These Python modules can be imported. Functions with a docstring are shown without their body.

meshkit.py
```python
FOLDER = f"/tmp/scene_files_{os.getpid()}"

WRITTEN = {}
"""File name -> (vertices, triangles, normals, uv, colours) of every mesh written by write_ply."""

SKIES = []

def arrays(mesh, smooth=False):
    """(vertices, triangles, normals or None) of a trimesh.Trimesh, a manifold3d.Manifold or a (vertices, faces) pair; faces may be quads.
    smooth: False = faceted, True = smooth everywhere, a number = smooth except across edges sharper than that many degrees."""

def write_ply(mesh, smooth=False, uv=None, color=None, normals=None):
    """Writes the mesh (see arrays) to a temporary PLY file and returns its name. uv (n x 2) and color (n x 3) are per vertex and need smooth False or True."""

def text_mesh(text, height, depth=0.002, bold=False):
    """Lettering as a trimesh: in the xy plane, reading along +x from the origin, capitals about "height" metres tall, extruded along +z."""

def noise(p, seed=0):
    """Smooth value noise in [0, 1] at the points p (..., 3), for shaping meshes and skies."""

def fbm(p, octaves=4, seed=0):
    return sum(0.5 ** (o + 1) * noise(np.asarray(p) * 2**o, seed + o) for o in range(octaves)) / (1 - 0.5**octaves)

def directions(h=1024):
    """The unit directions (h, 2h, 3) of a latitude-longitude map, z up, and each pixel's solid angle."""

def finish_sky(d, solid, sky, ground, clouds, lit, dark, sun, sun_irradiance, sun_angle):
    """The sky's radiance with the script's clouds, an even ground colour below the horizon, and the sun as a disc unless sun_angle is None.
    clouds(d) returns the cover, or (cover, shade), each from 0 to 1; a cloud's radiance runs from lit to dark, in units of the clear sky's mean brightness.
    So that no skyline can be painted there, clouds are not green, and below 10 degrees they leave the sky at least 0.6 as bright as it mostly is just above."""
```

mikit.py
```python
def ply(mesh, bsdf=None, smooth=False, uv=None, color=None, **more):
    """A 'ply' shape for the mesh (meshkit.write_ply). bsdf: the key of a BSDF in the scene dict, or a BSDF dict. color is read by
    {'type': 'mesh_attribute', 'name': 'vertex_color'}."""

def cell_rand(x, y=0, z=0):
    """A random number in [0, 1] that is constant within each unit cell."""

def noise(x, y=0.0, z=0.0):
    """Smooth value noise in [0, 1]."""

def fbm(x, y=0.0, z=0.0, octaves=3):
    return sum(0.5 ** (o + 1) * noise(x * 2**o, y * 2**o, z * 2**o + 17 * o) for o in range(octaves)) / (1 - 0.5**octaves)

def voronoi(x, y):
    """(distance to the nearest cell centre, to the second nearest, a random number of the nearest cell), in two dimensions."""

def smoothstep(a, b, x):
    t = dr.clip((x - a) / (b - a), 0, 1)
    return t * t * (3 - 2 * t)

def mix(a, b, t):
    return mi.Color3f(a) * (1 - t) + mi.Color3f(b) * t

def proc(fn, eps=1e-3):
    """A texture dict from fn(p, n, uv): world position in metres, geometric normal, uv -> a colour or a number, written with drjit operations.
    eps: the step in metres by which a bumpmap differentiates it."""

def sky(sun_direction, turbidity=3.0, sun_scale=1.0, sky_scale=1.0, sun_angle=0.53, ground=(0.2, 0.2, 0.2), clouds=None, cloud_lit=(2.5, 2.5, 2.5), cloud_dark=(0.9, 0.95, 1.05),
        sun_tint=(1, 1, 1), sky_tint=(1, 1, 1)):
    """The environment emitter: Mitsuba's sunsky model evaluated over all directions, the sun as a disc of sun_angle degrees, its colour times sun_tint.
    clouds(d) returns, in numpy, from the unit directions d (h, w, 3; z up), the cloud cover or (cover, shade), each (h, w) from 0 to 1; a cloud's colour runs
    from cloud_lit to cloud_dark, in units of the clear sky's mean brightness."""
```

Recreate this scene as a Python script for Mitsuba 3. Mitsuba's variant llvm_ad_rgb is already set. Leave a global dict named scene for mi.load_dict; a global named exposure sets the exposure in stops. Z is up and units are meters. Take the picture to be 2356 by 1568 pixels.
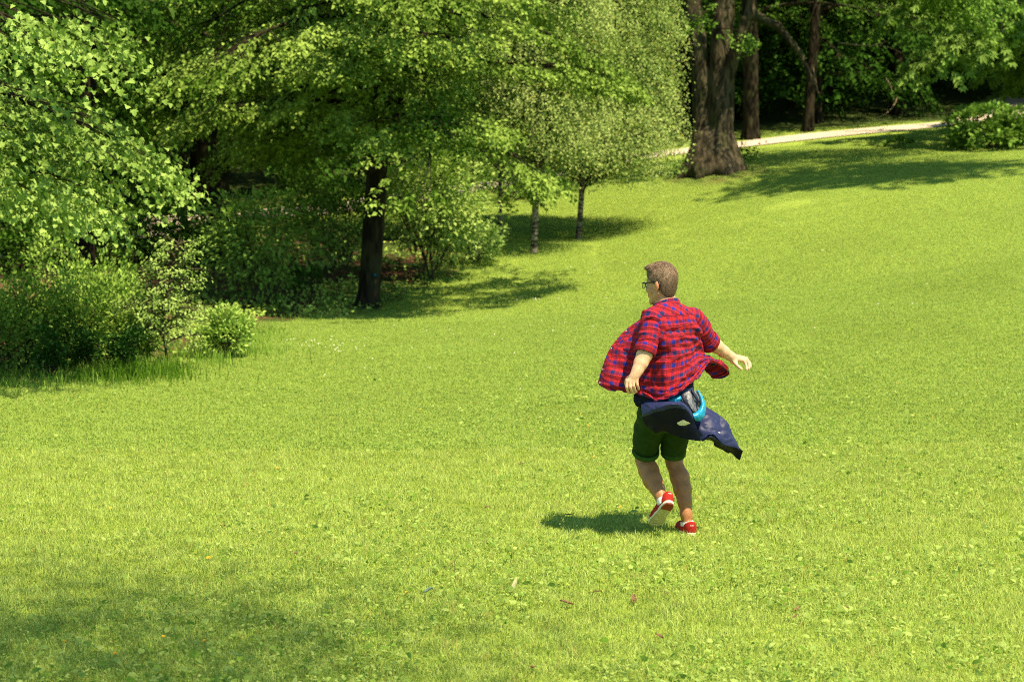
import math, numpy as np, trimesh, drjit as dr, mitsuba as mi, mikit
from mikit import ply, proc, fbm as tfbm, noise as tnoise, smoothstep, mix, cell_rand, voronoi
import meshkit
from meshkit import noise as nnoise, fbm as nfbm, text_mesh
from scipy.interpolate import RectBivariateSpline, PchipInterpolator, RBFInterpolator, CubicSpline
from scipy.sparse import coo_matrix

scene, labels = {}, {}
T = mi.ScalarTransform4f
# ------------------------------------------------------------------ camera, sky, exposure
CAM_Z, FOCAL, PITCH, PERSON_Y = 2.13, 1994.0, math.radians(4.0), 12.7
FWD = np.array([0, math.cos(PITCH), -math.sin(PITCH)])
UP = np.array([0, math.sin(PITCH), math.cos(PITCH)])
scene['camera'] = {
    'type': 'thinlens', 'fov': math.degrees(2 * math.atan(512 / FOCAL)), 'fov_axis': 'x',
    'aperture_radius': 0.0085, 'focus_distance': 12.6, 'near_clip': 0.1, 'far_clip': 1500.0,
    'to_world': T().look_at(origin=[0, 0, CAM_Z], target=[0, float(FWD[1]), CAM_Z + float(FWD[2])], up=[0, 0, 1]),
}
SUN = np.array([0.32, -0.375, 0.87])
SUN = SUN / np.linalg.norm(SUN)
scene['sky'] = mikit.sky(SUN.tolist(), turbidity=3, sky_scale=1.0, sun_tint=(1.0, 0.97, 0.85), sky_tint=(0.97, 0.98, 0.84), ground=(0.10, 0.15, 0.03))
exposure = 2.5

# ------------------------------------------------------------------ helpers
def unit(v):
    v = np.asarray(v, float)
    return v / np.maximum(np.linalg.norm(v, axis=-1, keepdims=True), 1e-12)

def rgb(r, g, b):
    return {'type': 'rgb', 'value': [float(r), float(g), float(b)]}

def tag(key, label=None, category=None, group=None, kind=None):
    d = {}
    if label: d['label'] = label
    if category: d['category'] = category
    if group: d['group'] = group
    if kind: d['kind'] = kind
    labels[key] = d

def numbered(name):
    if name not in scene and name not in labels and not any(k.startswith(name + '__') for k in scene):
        return name
    i = 1
    while True:
        k = f'{name}_{i:03d}'
        if k not in scene and k not in labels and not any(q.startswith(k + '__') for q in scene):
            return k
        i += 1

def add(key, mesh, bsdf, smooth=False, uv=None, color=None, **more):
    key = numbered(key)
    scene[key] = ply(mesh, bsdf, smooth=smooth, uv=uv, color=color, **more)
    return key

def at_depth(px, py, depth):
    """the point of the place that stands at distance depth on the line through this spot of a 1024 x 681 photograph"""
    d = np.array([(px - 512) / FOCAL, 0, 0]) + (340.5 - py) / FOCAL * UP + FWD
    return np.array([0, 0, CAM_Z]) + d * (depth / d[1])

def tube(points, radii, sides=8, cap=True, flat=None):
    p = np.asarray(points, float); n = len(p)
    t = unit(np.gradient(p, axis=0))
    a = np.cross(t[0], [0, 0, 1.0] if abs(t[0][2]) < .9 else [1.0, 0, 0]); a /= np.linalg.norm(a)
    A = []
    for i in range(n):
        a = a - t[i] * np.dot(a, t[i]); a /= np.linalg.norm(a) + 1e-12
        A.append(a)
    A = np.array(A); B = np.cross(t, A)
    ang = np.arange(sides) * 2 * np.pi / sides
    r = np.broadcast_to(np.asarray(radii, float), (n,))
    v = p[:, None] + r[:, None, None] * (np.cos(ang)[None, :, None] * A[:, None] + np.sin(ang)[None, :, None] * B[:, None])
    i, j = np.meshgrid(np.arange(n - 1), np.arange(sides), indexing='ij')
    q = np.stack([i * sides + j, i * sides + (j + 1) % sides, (i + 1) * sides + (j + 1) % sides, (i + 1) * sides + j], -1).reshape(-1, 4)
    f = np.vstack([q[:, [0, 1, 2]], q[:, [0, 2, 3]]])
    v = v.reshape(-1, 3)
    if cap:
        m = len(v); v = np.vstack([v, p[:1], p[-1:]]); k = np.arange(sides)
        f = np.vstack([f, np.stack([k * 0 + m, (k + 1) % sides, k], 1), np.stack([k * 0 + m + 1, k + (n - 1) * sides, (k + 1) % sides + (n - 1) * sides], 1)])
    return v, f

def join(parts):
    vs, fs, at = [], [], 0
    for v, f in parts:
        vs.append(v); fs.append(np.asarray(f) + at); at += len(v)
    return np.vstack(vs), np.vstack(fs)

def smooth_path(points, n):
    p = np.asarray(points, float)
    s = np.r_[0, np.cumsum(np.linalg.norm(np.diff(p, axis=0), axis=1))]
    return PchipInterpolator(s, p, axis=0)(np.linspace(0, s[-1], n))

# signed distance fields on a grid, meshed by surface nets
class Field:
    def __init__(self, lo, hi, h):
        self.lo, self.h = np.asarray(lo, float), h
        self.n = np.ceil((np.asarray(hi) - self.lo) / h).astype(int) + 1
        self.F = np.full(self.n, 1.0, np.float32)

    def _box(self, lo, hi):
        i0 = np.clip(np.floor((np.asarray(lo) - self.lo) / self.h).astype(int), 0, self.n)
        i1 = np.clip(np.ceil((np.asarray(hi) - self.lo) / self.h).astype(int) + 1, 0, self.n)
        ax = [(self.lo[k] + self.h * np.arange(i0[k], i1[k])).astype(np.float32) for k in range(3)]
        return tuple(slice(a, b) for a, b in zip(i0, i1)), np.stack(np.meshgrid(*ax, indexing='ij'), -1)

    def _put(self, sl, d, k):
        a = self.F[sl]
        if k <= 0:
            self.F[sl] = np.minimum(a, d)
        else:
            w = np.maximum(k - np.abs(a - d), 0) / k
            self.F[sl] = np.minimum(a, d) - w * w * k * .25

    def capsule(self, a, b, ra, rb, k=0.02):
        a, b = np.asarray(a, float), np.asarray(b, float)
        m = max(ra, rb) + k + 3 * self.h
        sl, P = self._box(np.minimum(a, b) - m, np.maximum(a, b) + m)
        if P.size == 0: return
        ab = (b - a).astype(np.float32)
        t = np.clip(((P - a.astype(np.float32)) @ ab) / max(float(ab @ ab), 1e-9), 0, 1)
        d = np.linalg.norm(P - a.astype(np.float32) - t[..., None] * ab, axis=-1) - (ra + (rb - ra) * t)
        self._put(sl, d.astype(np.float32), k)

    def chain(self, pts, rad, k=0.02):
        for i in range(len(pts) - 1):
            self.capsule(pts[i], pts[i + 1], rad[i], rad[i + 1], k)

    def ellipsoid(self, c, axes, r, k=0.02):
        c, axes, r = np.asarray(c, float), np.asarray(axes, float), np.asarray(r, float)
        m = r.max() + k + 3 * self.h
        sl, P = self._box(c - m, c + m)
        if P.size == 0: return
        q = (P - c) @ axes.T
        k0 = np.linalg.norm(q / r, axis=-1); k1 = np.linalg.norm(q / r ** 2, axis=-1)
        d = np.where(k1 > 1e-6, k0 * (k0 - 1) / np.maximum(k1, 1e-6), -r.min())
        self._put(sl, d.astype(np.float32), k)

    def points(self):
        ax = [(self.lo[k] + self.h * np.arange(self.n[k])).astype(np.float32) for k in range(3)]
        return np.meshgrid(*ax, indexing='ij', sparse=True)

    def mesh(self, smooth=8):
        F, n = self.F, self.n
        ins = F < 0
        c = np.zeros(n - 1, np.uint8)
        for o in np.ndindex(2, 2, 2):
            c += ins[o[0]:n[0] - 1 + o[0], o[1]:n[1] - 1 + o[1], o[2]:n[2] - 1 + o[2]]
        cells = np.argwhere((c > 0) & (c < 8))
        idx = np.full(n - 1, -1, np.int64); idx[tuple(cells.T)] = np.arange(len(cells))
        acc, cnt = np.zeros((len(cells), 3)), np.zeros(len(cells))
        for k in range(3):
            e = np.zeros(3, int); e[k] = 1
            others = [q for q in range(3) if q != k]
            for o in np.ndindex(2, 2):
                off = np.zeros(3, int); off[others[0]], off[others[1]] = o
                A, B = cells + off, cells + off + e
                fa, fb = F[tuple(A.T)], F[tuple(B.T)]
                s = (fa < 0) != (fb < 0)
                t = np.where(s, fa / np.where(s, fa - fb, 1), 0)
                acc += s[:, None] * (off + t[:, None] * e); cnt += s
        v = self.lo + self.h * (cells + acc / cnt[:, None])
        faces = []
        for k in range(3):
            a, b = [(1, 2), (2, 0), (0, 1)][k]
            e = np.zeros(3, int); e[k] = 1
            sl0 = [slice(None)] * 3; sl1 = [slice(None)] * 3
            sl0[k], sl1[k] = slice(0, n[k] - 1), slice(1, n[k])
            E = np.argwhere(ins[tuple(sl0)] != ins[tuple(sl1)])
            E = E[(E[:, a] > 0) & (E[:, b] > 0) & (E[:, a] < n[a] - 1) & (E[:, b] < n[b] - 1)]
            da, db = np.zeros(3, int), np.zeros(3, int); da[a] = 1; db[b] = 1
            q = np.stack([idx[tuple((E - da - db).T)], idx[tuple((E - db).T)], idx[tuple(E.T)], idx[tuple((E - da).T)]], 1)
            flip = ~ins[tuple(E.T)]
            q[flip] = q[flip][:, ::-1]
            faces.append(q)
        q = np.vstack(faces)
        f = np.vstack([q[:, [0, 1, 2]], q[:, [0, 2, 3]]])
        m = trimesh.Trimesh(v, f, process=False)
        if smooth:
            e = m.edges_unique; e = e[e[:, 0] != e[:, 1]]
            i = np.r_[e[:, 0], e[:, 1]]; j = np.r_[e[:, 1], e[:, 0]]
            A = coo_matrix((np.ones(len(i)), (i, j)), shape=(len(v), len(v))).tocsr()
            deg = np.maximum(np.asarray(A.sum(1)), 1)
            for q in range(smooth):
                d = A @ v / deg - v
                v = v + d * (.5 if q % 2 == 0 else -.53)
            m = trimesh.Trimesh(v, f, process=False)
        return m

def grid_faces(nu, nv, closed_u=False):
    i, j = np.meshgrid(np.arange(nv - 1), np.arange(nu if closed_u else nu - 1), indexing='ij')
    a, b = i * nu + j, i * nu + (j + 1) % nu
    return np.vstack([np.stack([a, b, b + nu], -1).reshape(-1, 3), np.stack([a, b + nu, a + nu], -1).reshape(-1, 3)])

def grid_normals(P):
    du, dv = np.gradient(P, axis=1), np.gradient(P, axis=0)
    return unit(np.cross(du, dv))

def cloth(P, thick=0.002, uvscale=None, uv=None):
    """P (nv, nu, 3) -> a sheet of cloth with two faces and a rim; returns (v, f), uv"""
    nv, nu = P.shape[:2]
    N = grid_normals(P)
    A, B = P + N * thick / 2, P - N * thick / 2
    if uv is None:
        lu = np.linalg.norm(np.diff(P, axis=1), axis=2).mean(0); lv = np.linalg.norm(np.diff(P, axis=0), axis=2).mean(1)
        U, V = np.r_[0, np.cumsum(lu)], np.r_[0, np.cumsum(lv)]
        uv = np.stack(np.meshgrid(U, V), -1)
    f = grid_faces(nu, nv); k = nu * nv
    g = [f[:, ::-1], f + k]
    edge = np.r_[np.arange(nu), np.arange(1, nv) * nu + nu - 1, (nv - 1) * nu + np.arange(nu - 2, -1, -1), np.arange(nv - 2, 0, -1) * nu]
    e2 = np.roll(edge, -1)
    g.append(np.stack([edge, e2, e2 + k], 1)); g.append(np.stack([edge, e2 + k, edge + k], 1))
    return (np.vstack([A.reshape(-1, 3), B.reshape(-1, 3)]), np.vstack(g)), np.vstack([uv.reshape(-1, 2)] * 2)

def spline_grid(rows, nu, nv, kind='grid', to_world=None):
    """rows: list of rows of (x, y, dy); resampled along u, splined along v"""
    R = []
    for r in rows:
        r = np.asarray(r, float)
        if kind == 'arc':
            s = np.r_[0, np.cumsum(np.linalg.norm(np.diff(r[:, :2], axis=0), axis=1))]; s /= s[-1]
        else:
            s = np.linspace(0, 1, len(r))
        R.append(PchipInterpolator(s, r, axis=0)(np.linspace(0, 1, nu)) if kind == 'arc' else CubicSpline(s, r, axis=0)(np.linspace(0, 1, nu)))
    R = np.array(R)
    P = PchipInterpolator(np.linspace(0, 1, len(R)), R, axis=0)(np.linspace(0, 1, nv))
    return np.array([[to_world(*q) for q in row] for row in P]) if to_world else P

# ------------------------------------------------------------------ terrain
# heights were surveyed along the lawn, the path and the wood: photograph x, y (2356 wide) and distance
SURVEY = [(845, 712, 40), (1000, 650, 43), (1228, 585, 48), (1330, 553, 52), (1150, 560, 49), (1640, 395, 60), (1500, 358, 68), (1730, 330, 70), (2200, 285, 73), (2356, 240, 85),
          (2270, 345, 62), (2356, 520, 40), (2356, 700, 28), (2000, 480, 48), (1800, 470, 50), (390, 510, 55), (100, 560, 50), (700, 480, 62), (500, 640, 43), (1860, 305, 74), (2060, 278, 80), (1560, 335, 73),
          (620, 745, 34.5), (480, 830, 26.6), (0, 885, 23.1), (1000, 425, 68), (1300, 395, 67)]
pts = [at_depth(x * .43463, y * .43463, d) for x, y, d in SURVEY]
pts += [np.array(q, float) for q in ((-8, -10, .8), (0, -10, .8), (8, -10, .8), (-6, 0, .42), (0, 0, .42), (6, 0, .42), (-5, 9, 0), (0, 9, 0), (5, 9, 0), (-6, 15, 0), (0, 15, 0), (5, 15, .05), (-6, 21, 0), (0, 22, 0), (6, 21, .25),
        (0, 32, .05), (-14, 23, .1), (-25, 30, .6), (-25, 55, 2.2), (0, 90, 7.0), (-25, 90, 5.0), (28, 95, 8.5), (0, 130, 13), (-60, 130, 11), (60, 130, 15), (60, 60, 7), (60, 10, 4), (-60, 10, 1), (-60, 60, 4), (0, -40, 1.5), (60, -40, 3), (-60, -40, 1.5), (0, 220, 26), (90, 220, 28), (-90, 220, 24), (16, 30, 1.5))]
pts = np.array(pts)
GX, GY = np.arange(-95, 96, 1.0), np.arange(-45, 226, 1.0)
_rbf = RBFInterpolator(pts[:, :2], pts[:, 2], kernel='thin_plate_spline', smoothing=.6)
_gz = _rbf(np.stack(np.meshgrid(GX, GY, indexing='ij'), -1).reshape(-1, 2)).reshape(len(GX), len(GY))
_spl = RectBivariateSpline(GX, GY, _gz, kx=2, ky=2)
def zg(x, y):
    return _spl.ev(np.clip(x, -95, 95), np.clip(y, -45, 225))
def ground_at(px, py):
    d = np.array([(px - 512) / FOCAL, 0, 0]) + (340.5 - py) / FOCAL * UP + FWD
    d = d / d[1]
    s = np.arange(6, 200, .05)
    P = np.array([0, 0, CAM_Z]) + s[:, None] * d
    hit = np.nonzero(P[:, 2] < zg(P[:, 0], P[:, 1]))[0]
    return P[hit[0]] if len(hit) else P[-1]
def G(x, y):
    """ground under a spot of the 2356 pixel wide photograph"""
    return ground_at(x * .43463, y * .43463)

from shapely.geometry import Polygon, LineString, Point
import shapely
PATH_LINE = np.array([at_depth(x * .43463, y * .43463, d)[:2] for x, y, d in ((-500, 640, 44), (180, 565, 50), (380, 512, 55), (700, 470, 61), (1100, 405, 66), (1400, 372, 68), (1500, 358.5, 68.5), (1600, 347.5, 69), (1720, 333.5, 70), (1850, 318, 71.3), (1980, 303.5, 72.2), (2100, 291, 73), (2200, 284, 73.8), (2290, 262, 79), (2356, 243, 85), (2450, 232, 92), (2600, 225, 100))])
def densify(line, step):
    s = np.r_[0, np.cumsum(np.linalg.norm(np.diff(line, axis=0), axis=1))]
    return CubicSpline(s, line, axis=0)(np.arange(0, s[-1], step)) if len(line) > 2 else line
_pl = densify(PATH_LINE, .5)
path_poly = LineString(_pl).buffer(1.55, cap_style='flat')
EDGE = [(-700, 925), (-300, 905), (0, 886), (150, 880), (300, 877), (400, 855), (480, 829), (560, 778), (620, 743), (740, 733), (850, 724), (890, 700), (940, 676), (1000, 648), (1060, 612), (1140, 572)]
_edge = [G(x, y)[:2] for x, y in EDGE]
wood_poly = Polygon([*_edge, *[at_depth(x * .43463, y * .43463, d)[:2] for x, y, d in ((1100, 530, 55), (700, 500, 57), (300, 540, 51), (-700, 640, 43))]]).buffer(0)
beyond_poly = Polygon([*[(x - .3, y + 4.2) for x, y in _pl], (90, 224), (-90, 224), (-90, 60)]).buffer(0)
shapely.prepare(wood_poly); shapely.prepare(beyond_poly); shapely.prepare(path_poly)
def inside(poly, x, y): return shapely.contains_xy(poly, x, y)

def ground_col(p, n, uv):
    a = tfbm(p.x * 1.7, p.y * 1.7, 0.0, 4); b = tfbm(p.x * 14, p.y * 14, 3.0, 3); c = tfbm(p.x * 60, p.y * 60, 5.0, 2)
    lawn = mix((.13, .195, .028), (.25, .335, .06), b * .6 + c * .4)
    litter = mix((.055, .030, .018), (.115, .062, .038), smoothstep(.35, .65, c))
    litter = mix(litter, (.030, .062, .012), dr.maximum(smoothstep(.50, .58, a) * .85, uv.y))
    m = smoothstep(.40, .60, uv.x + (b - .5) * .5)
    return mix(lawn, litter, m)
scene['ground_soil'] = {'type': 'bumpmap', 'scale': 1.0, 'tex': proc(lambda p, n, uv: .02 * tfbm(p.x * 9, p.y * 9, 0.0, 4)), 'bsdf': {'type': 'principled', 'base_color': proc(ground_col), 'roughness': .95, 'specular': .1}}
def build_ground():
    xs = np.r_[-700, -400, -250, -160, -120, np.arange(-95, -20, 2.5), np.arange(-20, 30, .5), np.arange(30, 96, 2.5), 120, 160, 250, 400, 700]
    ys = np.r_[-600, -300, -120, -70, np.arange(-45, 6, 3.0), np.arange(6, 100, .5), np.arange(100, 226, 4.0), 280, 400, 700]
    X, Y = np.meshgrid(xs, ys)
    Z = zg(X, Y)
    Z = Z + (nfbm(np.stack([X, Y, X * 0], -1) * .35, 3) - .5) * .014 * (Y > 3) * np.clip((np.hypot(X - 1.1, Y - 12.7) - .8) / 2, 0, 1)
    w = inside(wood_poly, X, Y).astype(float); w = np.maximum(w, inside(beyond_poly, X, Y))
    for x, y, r in ((1640, 398, 1.7), (1700, 392, 1.2), (1575, 408, .8)):
        g = G(x, y); w = np.maximum(w, np.clip(1.2 - np.hypot((X - g[0]), (Y - g[1]) * .55) / r, 0, 1))
    V = np.stack([X, Y, Z], -1).reshape(-1, 3)
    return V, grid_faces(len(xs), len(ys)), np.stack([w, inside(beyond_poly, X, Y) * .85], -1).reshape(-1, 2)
V, F, UVg = build_ground()
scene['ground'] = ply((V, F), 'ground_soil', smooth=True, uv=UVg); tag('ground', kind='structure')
_zg0 = zg
def zs(x, y):
    """height of the ground's surface with its small unevenness"""
    x, y = np.asarray(x, float), np.asarray(y, float)
    return _zg0(x, y) + (nfbm(np.stack([x, y, x * 0], -1) * .35, 3) - .5) * .014 * (y > 3) * np.clip((np.hypot(x - 1.1, y - 12.7) - .8) / 2, 0, 1)

scene['path_gravel'] = {'type': 'principled', 'base_color': proc(lambda p, n, uv: mix((.33, .28, .225), (.46, .40, .325), tfbm(p.x * 2.2, p.y * 2.2, 0.0, 4) * .6 + .4 * tnoise(p.x * 40, p.y * 40))), 'roughness': .95, 'specular': .1}
def build_path():
    t = unit(np.gradient(_pl, axis=0)); nrm = np.stack([-t[:, 1], t[:, 0]], -1)
    k = np.linspace(-1, 1, 9)
    w = 1.5 + .22 * (nfbm(np.c_[np.arange(len(_pl)) * .3, np.arange(len(_pl)) * 0, np.arange(len(_pl)) * 0], 3) - .5)
    P = _pl[:, None] + nrm[:, None] * k[None, :, None] * w[:, None, None]
    Z = zs(P[..., 0], P[..., 1]) + .03
    return np.concatenate([P, Z[..., None]], -1).reshape(-1, 3), grid_faces(9, len(_pl))[:, ::-1]
scene['path'] = ply(build_path(), 'path_gravel', smooth=True); tag('path', kind='structure')

# ------------------------------------------------------------------ leaves, trees and shrubs
def leaf_bsdf(trans, rough=.45):
    return {'type': 'principledthin', 'base_color': {'type': 'mesh_attribute', 'name': 'vertex_color'}, 'roughness': rough, 'diff_trans': trans, 'eta': 1.45, 'spec_trans': 0.0}
scene['leaf'] = leaf_bsdf(.4)
scene['grass_blade'] = leaf_bsdf(.8, .5)
def bark(c0, c1, f=1.0):
    def fn(p, n, uv):
        r = tfbm(p.x * 16 * f, p.y * 16 * f, p.z * 3.2 * f, 4)
        m = tfbm(p.x * 3, p.y * 3, p.z * 2, 3)
        return mix(mix(c0, c1, smoothstep(.35, .65, r)), (.050, .062, .022), smoothstep(.52, .72, m) * .45)
    return {'type': 'bumpmap', 'scale': 1.0, 'tex': proc(lambda p, n, uv: .05 * tfbm(p.x * 20 * f, p.y * 20 * f, p.z * 6.5 * f, 4), eps=4e-3), 'bsdf': {'type': 'principled', 'base_color': proc(fn), 'roughness': .9, 'specular': .15}}
scene['dark_bark'] = bark((.011, .0095, .006), (.036, .030, .018))  # dark bark, lowered further so its colour carries the wood's deep shade
scene['grey_bark'] = bark((.026, .022, .013), (.090, .076, .048), .8)
def birch_fn(p, n, uv):
    band = tfbm(p.x * 9, p.y * 9, p.z * 22, 3)
    return mix((.21, .19, .145), (.03, .025, .018), smoothstep(.44, .58, band))
scene['birch_bark'] = {'type': 'principled', 'base_color': proc(birch_fn), 'roughness': .8}
scene['dead_wood'] = {'type': 'principled', 'base_color': proc(lambda p, n, uv: mix((.16, .11, .07), (.34, .26, .18), tnoise(p.x * 20, p.y * 20, p.z * 20))), 'roughness': .9}
scene['twig_bark'] = {'type': 'principled', 'base_color': rgb(.055, .045, .025), 'roughness': .9}

KITE = (np.array([[0, 0, 0], [.42, .36, .10], [1, 0, -.05], [.42, -.36, .10]]), np.array([[0, 2, 1], [0, 3, 2]]))
_mp = [(0, 0), (.10, .22), (-.02, .42), (.26, .40), (.42, .62), (.52, .30), (.72, .30), (1.02, 0)]
MAPLE_P = np.array(_mp + [(x, -y) for x, y in _mp[-2:0:-1]])
MAPLE = (np.c_[np.vstack([MAPLE_P, [[.30, 0]]]), np.r_[.0 + .30 * np.abs(MAPLE_P[:, 1]) ** 1.2 - .18 * MAPLE_P[:, 0] ** 2, 0]],
         np.array([[i, (i + 1) % len(MAPLE_P), len(MAPLE_P)] for i in range(len(MAPLE_P))])[:, ::-1])
OVAL = (np.array([[0, 0, 0], [.3, .24, .05], [.68, .22, .04], [1, 0, -.06], [.68, -.22, .04], [.3, -.24, .05]]), np.array([[0, 5, 1], [1, 5, 4], [1, 4, 2], [2, 4, 3]]))
# a palm of five leaflets
def _palm():
    v, f = [], []
    for k, a in enumerate(np.radians([-78, -38, 0, 38, 78])):
        L = [.62, .85, 1, .85, .62][k]; d = np.array([math.cos(a), math.sin(a)]); s = np.array([-d[1], d[0]])
        q = [d * 0, d * .6 * L + s * .16, d * L, d * .6 * L - s * .16]
        v += [[*q[0], 0], [*q[1], .03], [*q[2], -.14], [*q[3], .03]]; f += [[4 * k, 4 * k + 2, 4 * k + 1], [4 * k, 4 * k + 3, 4 * k + 2]]
    return np.array(v), np.array(f)
PALM = _palm()

def leaves(P, A, N, size, template, col):
    tv, tf = template
    A = unit(A); N = unit(N - A * (N * A).sum(1, keepdims=True)); S = np.cross(N, A)
    v = P[:, None] + size[:, None, None] * (tv[None, :, :1] * A[:, None] + tv[None, :, 1:2] * S[:, None] + tv[None, :, 2:] * N[:, None])
    f = tf[None] + (np.arange(len(P)) * len(tv))[:, None, None]
    return (v.reshape(-1, 3), f.reshape(-1, 3)), np.repeat(col, len(tv), 0)

def leaf_cols(rng, n, c0, c1, P, yellow=.0):
    t = np.clip(.5 + (nfbm(P * .55, 2, 5) - .5) * 1.4 + rng.normal(0, .25, n), 0, 1)[:, None]
    c0, c1 = np.array(c0) * [1.35, 1.3, 1.2], np.array(c1) * [3.3, 2.7, 5.0]
    c = np.array(c0) * (1 - t) + np.array(c1) * t
    if yellow: c = np.where(rng.random((n, 1)) < yellow, [[.34, .34, .05]], c)
    return c * rng.uniform(.85, 1.15, (n, 1))

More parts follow.
